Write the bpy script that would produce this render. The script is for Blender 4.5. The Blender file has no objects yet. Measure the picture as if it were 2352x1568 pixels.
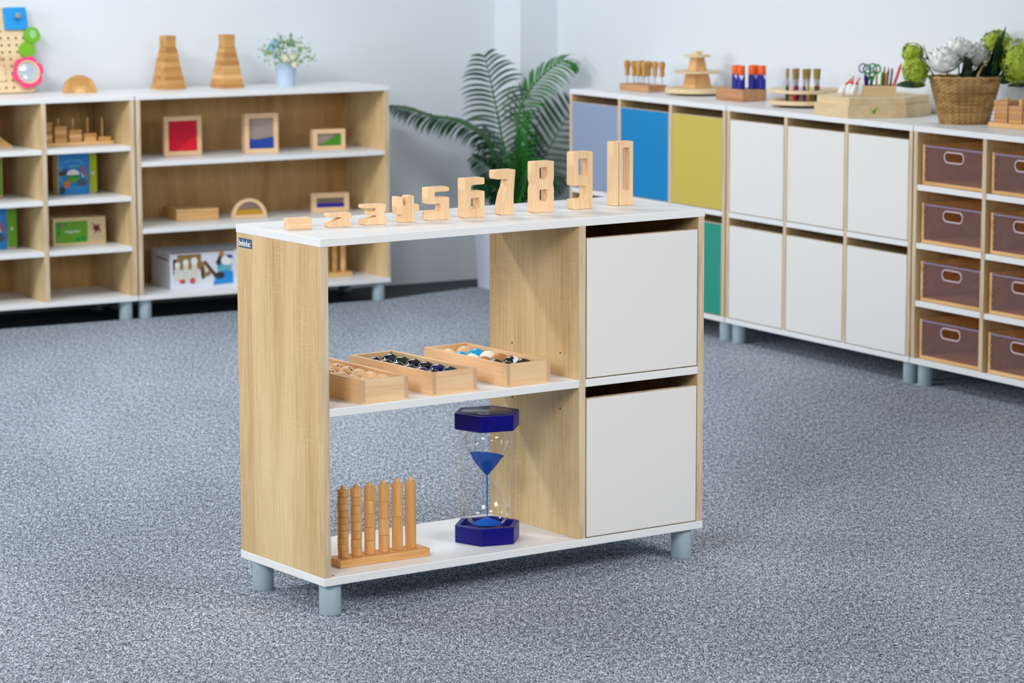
import bpy, bmesh, math, random
from mathutils import Vector, Matrix
random.seed(7)
C = bpy.context.scene.collection
PI = math.pi
R = math.radians

# ------------------------------------------------------------------ materials
def S(r, g, b):                                   # sRGB 0-255 -> linear
    def f(c):
        c /= 255.0
        return c / 12.92 if c <= 0.04045 else ((c + 0.055) / 1.055) ** 2.4
    return (f(r), f(g), f(b), 1.0)

def newmat(name):
    m = bpy.data.materials.new(name); m.use_nodes = True
    nt = m.node_tree; b = nt.nodes['Principled BSDF']
    return m, nt, b

def plain(name, col, rough=0.5, metal=0.0, spec=0.5, vary=0.04, vscale=6.0, coat=0.0, bump=0.0, bscale=200.0):
    m, nt, b = newmat(name)
    tc = nt.nodes.new('ShaderNodeTexCoord')
    n = nt.nodes.new('ShaderNodeTexNoise'); n.inputs['Scale'].default_value = vscale; n.inputs['Detail'].default_value = 3
    nt.links.new(tc.outputs['Object'], n.inputs['Vector'])
    mx = nt.nodes.new('ShaderNodeMix'); mx.data_type = 'RGBA'
    mx.inputs[6].default_value = tuple(c * (1 - vary) for c in col[:3]) + (1,)
    mx.inputs[7].default_value = tuple(min(1, c * (1 + vary)) for c in col[:3]) + (1,)
    nt.links.new(n.outputs['Fac'], mx.inputs[0]); nt.links.new(mx.outputs[2], b.inputs['Base Color'])
    b.inputs['Roughness'].default_value = rough; b.inputs['Metallic'].default_value = metal
    b.inputs['Specular IOR Level'].default_value = spec; b.inputs['Coat Weight'].default_value = coat
    if bump:
        n2 = nt.nodes.new('ShaderNodeTexNoise'); n2.inputs['Scale'].default_value = bscale
        nt.links.new(tc.outputs['Object'], n2.inputs['Vector'])
        bp = nt.nodes.new('ShaderNodeBump'); bp.inputs['Strength'].default_value = bump; bp.inputs['Distance'].default_value = 0.002
        nt.links.new(n2.outputs['Fac'], bp.inputs['Height']); nt.links.new(bp.outputs['Normal'], b.inputs['Normal'])
    return m

def wood(name, c0, c1, c2, axis='Z', wide=9.0, fine=150.0, rough=0.45, flecks=0.0, finemix=0.35, spec=0.35, saw=0.0):
    """grain runs along axis; c0 dark, c1 mid, c2 light"""
    m, nt, b = newmat(name)
    tc = nt.nodes.new('ShaderNodeTexCoord'); oi = nt.nodes.new('ShaderNodeObjectInfo')
    mul = nt.nodes.new('ShaderNodeMath'); mul.operation = 'MULTIPLY'; mul.inputs[1].default_value = 3.7
    nt.links.new(oi.outputs['Random'], mul.inputs[0])
    add = nt.nodes.new('ShaderNodeVectorMath'); add.operation = 'ADD'
    nt.links.new(tc.outputs['Object'], add.inputs[0]); nt.links.new(mul.outputs[0], add.inputs[1])
    def noise(scale, stretch, detail, dist=0.0):
        mp = nt.nodes.new('ShaderNodeMapping')
        s = [1, 1, 1]; s['XYZ'.index(axis)] = stretch
        mp.inputs['Scale'].default_value = s
        nt.links.new(add.outputs[0], mp.inputs['Vector'])
        n = nt.nodes.new('ShaderNodeTexNoise'); n.inputs['Scale'].default_value = scale
        n.inputs['Detail'].default_value = detail; n.inputs['Distortion'].default_value = dist
        nt.links.new(mp.outputs[0], n.inputs['Vector']); return n
    a = noise(wide, 0.09, 4, 0.6); f = noise(fine, 0.035, 3)
    mixf = nt.nodes.new('ShaderNodeMix'); mixf.data_type = 'FLOAT'; mixf.inputs[0].default_value = finemix
    nt.links.new(a.outputs['Fac'], mixf.inputs[2]); nt.links.new(f.outputs['Fac'], mixf.inputs[3])
    cr = nt.nodes.new('ShaderNodeValToRGB')
    e = cr.color_ramp.elements
    e[0].position = 0.33; e[0].color = c0; e[1].position = 0.68; e[1].color = c2
    k = e.new(0.5); k.color = c1
    nt.links.new(mixf.outputs[0], cr.inputs['Fac'])
    out = cr.outputs['Color']
    if flecks:
        g = noise(fine * 1.6, 0.12, 1)
        lt = nt.nodes.new('ShaderNodeMapRange'); lt.inputs[1].default_value = 0.62; lt.inputs[2].default_value = 0.74
        lt.inputs[3].default_value = 0; lt.inputs[4].default_value = flecks
        nt.links.new(g.outputs['Fac'], lt.inputs[0])
        mx = nt.nodes.new('ShaderNodeMix'); mx.data_type = 'RGBA'; mx.inputs[7].default_value = tuple(c * 0.55 for c in c0[:3]) + (1,)
        nt.links.new(lt.outputs[0], mx.inputs[0]); nt.links.new(out, mx.inputs[6]); out = mx.outputs[2]
    if saw:                                             # pale saw marks across the grain, in patches
        mp = nt.nodes.new('ShaderNodeMapping'); sc_ = [0.055, 0.055, 0.055]; sc_['XYZ'.index(axis)] = 1.0
        mp.inputs['Scale'].default_value = sc_; nt.links.new(add.outputs[0], mp.inputs['Vector'])
        g = nt.nodes.new('ShaderNodeTexNoise'); g.inputs['Scale'].default_value = 520; g.inputs['Detail'].default_value = 1
        nt.links.new(mp.outputs[0], g.inputs['Vector'])
        k_ = nt.nodes.new('ShaderNodeTexNoise'); k_.inputs['Scale'].default_value = 9; k_.inputs['Detail'].default_value = 1
        nt.links.new(add.outputs[0], k_.inputs['Vector'])
        r1 = nt.nodes.new('ShaderNodeMapRange'); r1.inputs[1].default_value = 0.54; r1.inputs[2].default_value = 0.66; nt.links.new(g.outputs['Fac'], r1.inputs[0])
        r2 = nt.nodes.new('ShaderNodeMapRange'); r2.inputs[1].default_value = 0.48; r2.inputs[2].default_value = 0.62; r2.inputs[4].default_value = saw; nt.links.new(k_.outputs['Fac'], r2.inputs[0])
        mu = nt.nodes.new('ShaderNodeMath'); mu.operation = 'MULTIPLY'; nt.links.new(r1.outputs[0], mu.inputs[0]); nt.links.new(r2.outputs[0], mu.inputs[1])
        mx = nt.nodes.new('ShaderNodeMix'); mx.data_type = 'RGBA'; mx.inputs[7].default_value = tuple(min(1, c * 1.12) for c in c2[:3]) + (1,)
        nt.links.new(mu.outputs[0], mx.inputs[0]); nt.links.new(out, mx.inputs[6]); out = mx.outputs[2]
    nt.links.new(out, b.inputs['Base Color'])
    b.inputs['Roughness'].default_value = rough; b.inputs['Specular IOR Level'].default_value = spec
    return m

def clear(name, tint=(1, 1, 1), gloss=0.12, rough=0.02, haze=0.0, hazecol=(0.8, 0.8, 0.85)):
    """thin clear sheet: transmits, with a fresnel reflection"""
    m, nt, b = newmat(name); nt.nodes.remove(b)
    out = nt.nodes['Material Output']
    tr = nt.nodes.new('ShaderNodeBsdfTransparent'); tr.inputs[0].default_value = tint + (1,)
    gl = nt.nodes.new('ShaderNodeBsdfGlossy'); gl.inputs['Roughness'].default_value = rough
    lw = nt.nodes.new('ShaderNodeLayerWeight'); lw.inputs['Blend'].default_value = 0.14
    mp = nt.nodes.new('ShaderNodeMapRange'); mp.inputs[3].default_value = gloss * 0.35; mp.inputs[4].default_value = min(1, gloss * 3.2)
    mp.inputs[1].default_value = 0.06; nt.links.new(lw.outputs['Fresnel'], mp.inputs[0])
    mx = nt.nodes.new('ShaderNodeMixShader'); nt.links.new(mp.outputs[0], mx.inputs[0])
    if haze:
        df = nt.nodes.new('ShaderNodeBsdfDiffuse'); df.inputs[0].default_value = hazecol + (1,)
        m2 = nt.nodes.new('ShaderNodeMixShader'); m2.inputs[0].default_value = haze
        nt.links.new(tr.outputs[0], m2.inputs[1]); nt.links.new(df.outputs[0], m2.inputs[2]); nt.links.new(m2.outputs[0], mx.inputs[1])
    else:
        nt.links.new(tr.outputs[0], mx.inputs[1])
    nt.links.new(gl.outputs[0], mx.inputs[2]); nt.links.new(mx.outputs[0], out.inputs['Surface'])
    return m

def carpet_mat():
    m, nt, b = newmat('carpet_loop')
    tc = nt.nodes.new('ShaderNodeTexCoord')
    turn = nt.nodes.new('ShaderNodeMapping'); turn.inputs['Rotation'].default_value = (0, 0, R(30)); nt.links.new(tc.outputs['Object'], turn.inputs['Vector'])
    rows = nt.nodes.new('ShaderNodeMapping'); rows.inputs['Scale'].default_value = (1.0, 0.30, 1.0)
    nt.links.new(turn.outputs[0], rows.inputs['Vector'])
    def noise(scale, detail, rough=0.6):
        n = nt.nodes.new('ShaderNodeTexNoise'); n.inputs['Scale'].default_value = scale
        n.inputs['Detail'].default_value = detail; n.inputs['Roughness'].default_value = rough
        nt.links.new(rows.outputs[0], n.inputs['Vector']); return n
    f = noise(250, 2, 0.7); g = noise(95, 3, 0.65); l = noise(1.4, 3)
    m1 = nt.nodes.new('ShaderNodeMix'); m1.data_type = 'FLOAT'; m1.inputs[0].default_value = 0.30
    nt.links.new(f.outputs['Fac'], m1.inputs[2]); nt.links.new(g.outputs['Fac'], m1.inputs[3])
    m2 = nt.nodes.new('ShaderNodeMix'); m2.data_type = 'FLOAT'; m2.inputs[0].default_value = 0.10
    nt.links.new(m1.outputs[0], m2.inputs[2]); nt.links.new(l.outputs['Fac'], m2.inputs[3])
    cr = nt.nodes.new('ShaderNodeValToRGB'); e = cr.color_ramp.elements
    e[0].position = 0.37; e[0].color = S(28, 33, 41); e[1].position = 0.63; e[1].color = S(228, 236, 248)
    k = e.new(0.5); k.color = S(136, 146, 160)
    nt.links.new(m2.outputs[0], cr.inputs['Fac']); nt.links.new(cr.outputs['Color'], b.inputs['Base Color'])
    b.inputs['Roughness'].default_value = 0.95; b.inputs['Specular IOR Level'].default_value = 0.1
    bp = nt.nodes.new('ShaderNodeBump'); bp.inputs['Strength'].default_value = 0.6; bp.inputs['Distance'].default_value = 0.004
    nt.links.new(m1.outputs[0], bp.inputs['Height']); nt.links.new(bp.outputs['Normal'], b.inputs['Normal'])
    return m

M = {}
M['wall'] = plain('wall_paint', S(229, 236, 243), 0.75, vary=0.012, vscale=1.2, spec=0.2)
M['carpet'] = carpet_mat()
M['dark_strip'] = plain('dark_strip', S(34, 40, 45), 0.6, vary=0.1)
M['lam'] = plain('white_laminate', S(236, 238, 239), 0.36, vary=0.008, vscale=3, spec=0.4)
M['door_white'] = plain('door_white', S(232, 231, 229), 0.5, vary=0.008, vscale=3, spec=0.3)
M['oak'] = wood('light_oak', S(186, 152, 104), S(214, 185, 137), S(230, 206, 162), 'Z', wide=8.5, fine=190, rough=0.5, flecks=0.22, finemix=0.36, saw=0.24)
M['oak_edge'] = wood('oak_edge_band', S(190, 166, 136), S(214, 194, 166), S(226, 208, 182), 'Z', wide=60, fine=240, rough=0.5)
M['oak_shaded'] = wood('oak_backboard_shaded', S(168, 124, 72), S(198, 156, 100), S(212, 174, 120), 'Z', wide=11, fine=170, rough=0.5)  # same oak, browned: the shade inside the shelves is put into the colour
M['beech_z'] = wood('beech_upright', S(224, 182, 136), S(236, 200, 156), S(243, 213, 173), 'Z', wide=26, fine=260, rough=0.5, flecks=0.10, finemix=0.5)
M['beech_x'] = wood('beech_lengthwise', S(224, 182, 136), S(235, 198, 155), S(242, 210, 170), 'X', wide=26, fine=260, rough=0.5, flecks=0.10, finemix=0.5)
M['beech_y'] = wood('beech_deep', S(224, 178, 130), S(237, 196, 150), S(243, 208, 164), 'Y', wide=26, fine=260, rough=0.5, flecks=0.10, finemix=0.5)
M['beech_end'] = plain('beech_end_grain', S(206, 170, 134), 0.6, vary=0.06, vscale=120)
M['beech_o'] = wood('oiled_beech', S(206, 148, 86), S(222, 168, 104), S(234, 186, 124), 'Z', wide=30, fine=220, rough=0.42, flecks=0.2, finemix=0.5)
M['beech_ox'] = wood('oiled_beech_base', S(204, 146, 84), S(220, 166, 102), S(232, 184, 122), 'X', wide=24, fine=220, rough=0.42, flecks=0.2, finemix=0.5)
M['tan_z'] = wood('tan_wood', S(176, 124, 66), S(200, 150, 88), S(222, 176, 114), 'X', wide=22, fine=180, rough=0.5)
M['tan_l'] = wood('tan_wood_light', S(206, 156, 96), S(224, 178, 118), S(236, 196, 140), 'X', wide=22, fine=180, rough=0.5)
M['tan_d'] = wood('tan_wood_dark', S(164, 110, 56), S(186, 134, 76), S(206, 156, 98), 'X', wide=22, fine=180, rough=0.5)
M['pine'] = wood('pale_plywood', S(214, 186, 142), S(228, 204, 162), S(238, 218, 180), 'X', wide=14, fine=160, rough=0.5)
M['brownblock'] = wood('warm_block_wood', S(176, 124, 84), S(200, 148, 106), S(214, 166, 124), 'X', wide=22, fine=180, rough=0.5)
M['handle_wood'] = wood('handle_wood', S(176, 124, 60), S(200, 150, 82), S(218, 172, 106), 'Z', wide=40, fine=200, rough=0.45)
M['leg'] = plain('grey_plastic', S(172, 192, 202), 0.42, vary=0.01)
M['navy'] = plain('navy_plastic', S(7, 3, 116), 0.35, vary=0.02, spec=0.3)
M['navy_top'] = plain('navy_gloss_disc', S(30, 26, 74), 0.16, vary=0.02)
M['silver_label'] = plain('silver_label', S(150, 150, 158), 0.4, vary=0.05)
M['ink'] = plain('dark_ink', S(40, 40, 52), 0.5)
M['glass'] = clear('clear_glass', (0.975, 0.987, 0.99), 0.12)
M['acrylic'] = clear('clear_acrylic', (0.972, 0.972, 0.976), 0.05, 0.05)
M['smoke'] = clear('smoky_acrylic', (0.86, 0.76, 0.76), 0.05, 0.12, haze=0.14, hazecol=(0.42, 0.34, 0.36))
M['acryl_edge'] = plain('acrylic_edge', S(140, 124, 148), 0.25, vary=0.03)
M['acryl_rim'] = plain('acrylic_rim', S(206, 184, 190), 0.25, vary=0.03)
M['sand'] = plain('blue_sand', S(28, 92, 196), 0.9, vary=0.06, vscale=300, spec=0.1, bump=0.2, bscale=900)
M['plate'] = plain('blue_plate', S(62, 92, 128), 0.4)
M['white'] = plain('white_paint', S(238, 240, 244), 0.45, vary=0.01)
M['lavender'] = plain('lavender_door', S(142, 160, 190), 0.5, vary=0.01)
M['blue_door'] = plain('blue_door', S(0, 132, 196), 0.5, vary=0.01)
M['yellow_door'] = plain('mustard_door', S(204, 186, 86), 0.5, vary=0.01)
M['green_door'] = plain('green_door', S(38, 150, 130), 0.5, vary=0.01)
M['hole'] = plain('dark_hole', S(46, 34, 22), 0.9)
M['steel'] = plain('steel', S(150, 154, 160), 0.3, metal=0.9)
M['ferrule'] = plain('silver_ferrule', S(200, 202, 206), 0.3, metal=0.7)
M['black'] = plain('black_rubber', S(16, 16, 18), 0.6)
M['bristle'] = wood('bristle', S(134, 104, 50), S(164, 134, 74), S(186, 156, 96), 'Z', wide=60, fine=500, rough=0.8)
for nm, c in dict(red=(178, 14, 26), blue=(20, 40, 150), orange=(240, 96, 12), green=(30, 150, 50), dkgreen=(8, 62, 48), yellow=(232, 190, 40),
                  redor=(226, 60, 24), lilac=(150, 146, 200), royal=(22, 24, 150), pink=(240, 62, 126), sky=(0, 150, 226), lime=(112, 180, 20),
                  limey=(170, 188, 20), art_blue=(24, 140, 220), art_green=(96, 166, 20), art_orange=(206, 120, 48), art_white=(236, 240, 240), art_brown=(92, 42, 22),
                  art_red=(200, 80, 80), art_grey=(72, 92, 108), art_teal=(96, 176, 196), art_cream=(222, 216, 196), art_tan=(150, 116, 62), art_dark=(52, 46, 44),
                  carton=(222, 228, 240), brownstrip=(120, 74, 54), redframe=(226, 2, 32), yellowsand=(196, 146, 10), greensand=(62, 142, 10), cork=(176, 118, 62)).items():
    M[nm] = plain('paint_' + nm, S(*c), 0.45, vary=0.03)
M['sage_print'] = plain('sage_print', S(150, 206, 140), 0.5)
M['mirror'] = plain('mirror_face', S(196, 208, 220), 0.16, metal=0.15, spec=0.8)  # pale blue-grey colour stands in for the bright room it would reflect
M['ball_wood'] = wood('ball_wood', S(226, 178, 130), S(240, 200, 154), S(246, 214, 174), 'Z', wide=40, fine=160, rough=0.4)
M['ball_teal'] = plain('ball_teal', S(16, 40, 52), 0.08, coat=0.6, spec=0.7)
M['ball_green'] = plain('ball_green', S(30, 44, 22), 0.08, coat=0.6, spec=0.7)
M['ball_black'] = plain('ball_black', S(18, 18, 24), 0.08, coat=0.6, spec=0.7)
M['ball_purple'] = plain('ball_purple', S(34, 22, 40), 0.08, coat=0.6, spec=0.7)
M['ball_blue'] = plain('ball_blue', S(14, 26, 86), 0.08, coat=0.6, spec=0.7)
M['ball_cyan'] = plain('ball_cyan', S(0, 164, 224), 0.2)
M['ball_white'] = plain('ball_white', S(240, 236, 222), 0.45)
M['leaf'] = plain('palm_leaf', S(20, 66, 36), 0.35, vary=0.35, vscale=9, spec=0.5)
M['leaf2'] = plain('palm_leaf_bright', S(36, 112, 30), 0.35, vary=0.3, vscale=9, spec=0.5)
M['leafdark'] = plain('dark_leaf', S(14, 62, 34), 0.4, vary=0.3, vscale=20)
M['stem'] = plain('palm_stem', S(48, 112, 44), 0.5, vary=0.15)
M['hydrangea'] = plain('lime_petal', S(176, 196, 62), 0.6, vary=0.25, vscale=60)
M['peony'] = plain('white_petal', S(246, 247, 242), 0.6, vary=0.02)
M['soil'] = plain('soil', S(52, 42, 34), 0.95, vary=0.3, vscale=80)
M['planter'] = plain('planter_white', S(200, 210, 228), 0.5, vary=0.01)
M['bucket'] = plain('pale_blue_metal', S(186, 204, 228), 0.45, vary=0.10, vscale=60)
M['wicker'] = wood('wicker', S(140, 104, 58), S(186, 150, 96), S(212, 180, 126), 'X', wide=40, fine=120, rough=0.7)

# ------------------------------------------------------------------ mesh building
class MB:
    def __init__(s): s.bm = bmesh.new(); s.mi = 0
    def _tag(s, faces):
        for f in faces: f.material_index = s.mi
    def box(s, x0, x1, y0, y1, z0, z1, taper=None, mi=None):
        v = []
        for z, t in ((z0, 1.0), (z1, taper or 1.0)):
            cx, cy = (x0 + x1) / 2, (y0 + y1) / 2
            for x, y in ((x0, y0), (x1, y0), (x1, y1), (x0, y1)):
                v.append(s.bm.verts.new((cx + (x - cx) * t, cy + (y - cy) * t, z)))
        fs = [s.bm.faces.new([v[i] for i in q]) for q in ((3, 2, 1, 0), (4, 5, 6, 7), (0, 1, 5, 4), (1, 2, 6, 5), (2, 3, 7, 6), (3, 0, 4, 7))]
        s._tag(fs)
        if mi:                                           # material index per face (bottom, top, front, right, back, left)
            for f, k in zip(fs, mi): f.material_index = k
        return s
    def lathe(s, prof, cx=0, cy=0, seg=32, sx=1.0, sy=1.0, close=True):
        rings = []
        for r, z in prof:
            if r < 1e-6: rings.append([s.bm.verts.new((cx, cy, z))])
            else: rings.append([s.bm.verts.new((cx + sx * r * math.cos(2 * PI * i / seg), cy + sy * r * math.sin(2 * PI * i / seg), z)) for i in range(seg)])
        fs = []
        for a, b in zip(rings, rings[1:]):
            for i in range(seg):
                j = (i + 1) % seg
                if len(a) == 1 and len(b) == 1: continue
                if len(a) == 1: fs.append(s.bm.faces.new((a[0], b[j], b[i])))
                elif len(b) == 1: fs.append(s.bm.faces.new((a[i], a[j], b[0])))
                else: fs.append(s.bm.faces.new((a[i], a[j], b[j], b[i])))
        if close:
            if len(rings[0]) > 1: fs.append(s.bm.faces.new(rings[0][::-1]))
            if len(rings[-1]) > 1: fs.append(s.bm.faces.new(rings[-1]))
        s._tag(fs); return s
    def cyl(s, cx, cy, z0, z1, r, r1=None, seg=32, ch=0.0):
        r1 = r if r1 is None else r1
        p = [(r - ch, z0), (r, z0 + ch), (r1, z1 - ch), (r1 - ch, z1)] if ch else [(r, z0), (r1, z1)]
        return s.lathe(p, cx, cy, seg)
    def poly(s, pts, flip=False):
        v = [s.bm.verts.new(p) for p in pts]
        f = s.bm.faces.new(v[::-1] if flip else v); s._tag([f]); return f
    def tube(s, pts, r, seg=8, cap=True):
        pts = [Vector(p) for p in pts]; n = len(pts)
        rs = r if isinstance(r, (list, tuple)) else [r] * n
        rings = []; up = None
        for i, p in enumerate(pts):
            t = (pts[min(i + 1, n - 1)] - pts[max(i - 1, 0)]).normalized()
            if up is None:
                up = Vector((0, 0, 1)) if abs(t.z) < 0.9 else Vector((1, 0, 0))
            side = t.cross(up).normalized(); up = side.cross(t).normalized()
            rings.append([s.bm.verts.new(p + (side * math.cos(2 * PI * k / seg) + up * math.sin(2 * PI * k / seg)) * rs[i]) for k in range(seg)])
        fs = []
        for a, b in zip(rings, rings[1:]):
            for k in range(seg):
                j = (k + 1) % seg; fs.append(s.bm.faces.new((a[k], a[j], b[j], b[k])))
        if cap: fs += [s.bm.faces.new(rings[0][::-1]), s.bm.faces.new(rings[-1])]
        s._tag(fs); return s
    def sphere(s, c, r, u=20, v=12, sx=1, sy=1, sz=1):
        prof = [(r * math.sin(PI * i / v) * 1.0, -r * math.cos(PI * i / v) * sz) for i in range(v + 1)]
        prof[0] = (0, prof[0][1]); prof[-1] = (0, prof[-1][1])
        return s.lathe([(a, c[2] + b) for a, b in prof], c[0], c[1], u, sx, sy, close=False)
    def prism(s, pts, z0, z1, axis='Z'):
        """extrude a 2-D outline; axis Z: pts are (x,y); axis Y: pts are (x,z) extruded in y"""
        def mk(p, h): return (p[0], p[1], h) if axis == 'Z' else (p[0], h, p[1])
        a = [s.bm.verts.new(mk(p, z0)) for p in pts]; b = [s.bm.verts.new(mk(p, z1)) for p in pts]
        n = len(pts); fs = [s.bm.faces.new(a[::-1]), s.bm.faces.new(b)]
        for i in range(n): fs.append(s.bm.faces.new((a[i], a[(i + 1) % n], b[(i + 1) % n], b[i])))
        s._tag(fs); return s
    def xf(s, mat):
        bmesh.ops.transform(s.bm, matrix=mat, verts=s.bm.verts); return s
    def build(s, name, mat, parent=None, bevel=0.0, smooth=None, seg=2):
        bmesh.ops.recalc_face_normals(s.bm, faces=s.bm.faces)
        me = bpy.data.meshes.new(name); s.bm.to_mesh(me); s.bm.free()
        for m in (mat if isinstance(mat, (list, tuple)) else [mat]): me.materials.append(m)
        return link(name, me, parent, bevel, smooth, seg)

def link(name, me, parent=None, bevel=0.0, smooth=None, seg=2):
    o = bpy.data.objects.new(name, me); C.objects.link(o)
    if smooth:
        me.polygons.foreach_set('use_smooth', [True] * len(me.polygons)); me.set_sharp_from_angle(angle=R(smooth))
    if bevel:
        b = o.modifiers.new('bevel', 'BEVEL'); b.width = bevel; b.segments = seg; b.limit_method = 'ANGLE'; b.angle_limit = R(40)
    if parent: o.parent = parent
    return o

def fillet(pts, r, n=4):
    out = []; k = len(pts)
    for i, p in enumerate(pts):
        rr = r
        if len(p) == 3: rr = p[2]
        p = Vector(p[:2]); a = Vector(pts[i - 1][:2]); b = Vector(pts[(i + 1) % k][:2])
        u = a - p; v = b - p; d = min(rr, u.length * 0.45, v.length * 0.45)
        if d < 1e-6: out.append(tuple(p)); continue
        A = p + u.normalized() * d; B = p + v.normalized() * d
        for j in range(n + 1):
            t = j / n; out.append(tuple(A * (1 - t) ** 2 + p * 2 * t * (1 - t) + B * t * t))
    return out

def plate_mesh(loops, depth, bev=0.0, res=2):
    """2-D loops (outline first, then holes) in (x, z) -> solid of thickness depth, front at y=0, going back to y=depth"""
    cu = bpy.data.curves.new('tmp', 'CURVE'); cu.dimensions = '2D'; cu.fill_mode = 'BOTH'
    cu.extrude = depth / 2 - bev; cu.bevel_depth = bev; cu.bevel_resolution = res; cu.offset = -bev
    for lp in loops:
        sp = cu.splines.new('POLY'); sp.points.add(len(lp) - 1); sp.use_cyclic_u = True
        for q, p in zip(sp.points, lp): q.co = (p[0], p[1], 0, 1)
    ob = bpy.data.objects.new('tmp', cu); C.objects.link(ob)
    dg = bpy.context.evaluated_depsgraph_get(); dg.update()
    me = bpy.data.meshes.new_from_object(ob.evaluated_get(dg))
    bpy.data.objects.remove(ob); bpy.data.curves.remove(cu)
    me.materials.clear()
    me.transform(Matrix(((1, 0, 0, 0), (0, 0, -1, depth / 2), (0, 1, 0, 0), (0, 0, 0, 1))))
    return me
def plate(name, loops, depth, mat, parent=None, bev=0.0, smooth=35, at=(0, 0, 0)):
    me = plate_mesh(loops, depth, bev); me.transform(Matrix.Translation(at)); me.materials.append(mat)
    return link(name, me, parent, 0, smooth)

def text_mesh(body, size, depth=0.0004):
    cu = bpy.data.curves.new('tmp', 'FONT'); cu.body = body; cu.offset = size * 0.012; cu.size = size; cu.align_x = 'CENTER'; cu.align_y = 'CENTER'; cu.extrude = depth
    ob = bpy.data.objects.new('tmp', cu); C.objects.link(ob)
    dg = bpy.context.evaluated_depsgraph_get(); dg.update()
    me = bpy.data.meshes.new_from_object(ob.evaluated_get(dg))
    bpy.data.objects.remove(ob); bpy.data.curves.remove(cu); me.materials.clear()
    return me

# ------------------------------------------------------------------ scene bookkeeping
def tag(o, label=None, cat=None, group=None, kind=None):
    if label: o['label'] = label
    if cat: o['category'] = cat
    if group: o['group'] = group
    if kind: o['kind'] = kind
    return o
def thing(name, label, cat, loc=(0, 0, 0), rz=0.0, group=None):
    o = bpy.data.objects.new(name, None); C.objects.link(o); o.empty_display_size = 0.05
    o.location = loc; o.rotation_euler = (0, 0, rz)
    return tag(o, label, cat, group)
def dup(root, loc=None, rz=None, label=None, group=None):
    r = root.copy(); C.objects.link(r)
    if loc is not None: r.location = loc
    if rz is not None: r.rotation_euler = (0, 0, rz)
    if label: r['label'] = label
    if group: r['group'] = group
    for ch in list(root.children):
        c = ch.copy(); C.objects.link(c); c.parent = r
        for g in list(ch.children):
            d = g.copy(); C.objects.link(d); d.parent = c
    return r
ORD = ['first', 'second', 'third', 'fourth', 'fifth', 'sixth', 'seventh', 'eighth', 'ninth', 'tenth']

# ------------------------------------------------------------------ the room
def struct(name, mb, mat, **k):
    o = mb.build(name, mat, None, **k); o['kind'] = 'structure'; return o
struct('floor_level_strip', MB().box(-8, 2.1, -0.3, 0.6, -0.05, -0.003), M['dark_strip'])                    # dark strip at floor level between carpet edge and wall
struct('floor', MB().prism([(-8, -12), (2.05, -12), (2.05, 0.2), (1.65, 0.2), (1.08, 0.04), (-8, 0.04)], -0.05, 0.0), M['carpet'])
struct('wall_back', MB().box(-8, 1.95, 0.433, 0.55, -0.05, 3.0), M['wall'])
struct('trim_2', MB().box(1.818, 2.12, 0.216, 0.54, -0.05, 3.0), M['wall'])                        # boxed column in the corner
struct('wall_right', MB().box(1.9985, 2.12, -12, 0.30, -0.05, 3.0), M['wall'])

# ------------------------------------------------------------------ cabinets
T = 0.0186; W = 1.0875; D = 0.3746; ZL = 0.0736; H = 0.86; ZB = ZL + T; ZT = H - T
def leg(parent, x, y):
    MB().lathe([(0.0235, 0), (0.025, 0.002), (0.0252, ZL)], x, y, 32).build('leg', M['leg'], parent, smooth=40)
def legs(parent):
    for x in (0.0377, W - 0.0377):
        for y in (0.0377, D - 0.0377): leg(parent, x, y)
def upright(name, parent, x0, x1, y0=0.001, y1=D - 0.001, z0=ZB, z1=ZT, mat='oak'):
    MB().box(x0, x1, y0, y1, z0, z1, mi=(1, 1, 1, 0, 1, 0)).build(name, [M[mat], M['oak_edge']], parent, bevel=0.0008)
def slab(name, parent, x0, x1, y0, y1, z0, z1, mat='lam'):
    return MB().box(x0, x1, y0, y1, z0, z1).build(name, M[mat], parent, bevel=0.0012)
def door(parent, x0, x1, z0, z1, mat='door_white', label=None):
    o = MB().box(x0, x1, 0.0008, 0.0188, z0, z1, mi=(1, 1, 0, 1, 0, 1)).build('door', [M[mat], M['oak_edge']], parent)
    b = o.modifiers.new('bevel', 'BEVEL'); b.width = 0.0014; b.segments = 2; b.limit_method = 'ANGLE'; b.material = 1
    if label: o['label'] = label
    return o
def carcass(root, back=True):
    slab('top_board', root, 0, W, 0, D, ZT, H); slab('bottom_board', root, 0, W, 0, D, ZL, ZB)
    upright('side_panel', root, 0.001, 0.001 + T); upright('side_panel', root, W - 0.001 - T, W - 0.001)
    if back: MB().box(0.001 + T, W - 0.001 - T, D - 0.016, D - 0.008, ZB, ZT).build('back_panel', M['oak_shaded'], root)
    legs(root)

# main cabinet, turned a little against the room
MY = 0.0884185; MO = Vector((-1.51508, -4.64001, 0))
def mw(x, y, z=0.0):                                  # main-cabinet frame -> room
    return Vector((MO.x + x * math.cos(MY) - y * math.sin(MY), MO.y + x * math.sin(MY) + y * math.cos(MY), z))
cab = thing('shelf_cabinet', 'low freestanding oak cabinet with white top, open shelf and two white doors', 'cabinet', MO, MY)
carcass(cab, back=False)
DX0, DX1 = 0.711, 0.711 + T
MB().box(DX0, DX1, 0.001, D - 0.001, ZB, ZT, mi=(1, 1, 1, 0, 1, 0)).build('divider_panel', [M['oak'], M['oak_edge']], cab, bevel=0.0008)
SZ0, SZ1 = 0.4582, 0.4768
slab('shelf_board', cab, 0.001 + T, DX0, 0.001, D - 0.004, SZ0, SZ1); slab('shelf_board', cab, DX1, W - 0.001 - T, 0.0, D - 0.02, SZ0, SZ1)
MB().box(DX1, W - 0.001 - T, D - 0.016, D - 0.008, ZB, ZT).build('back_panel', M['oak_shaded'], cab)
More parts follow.
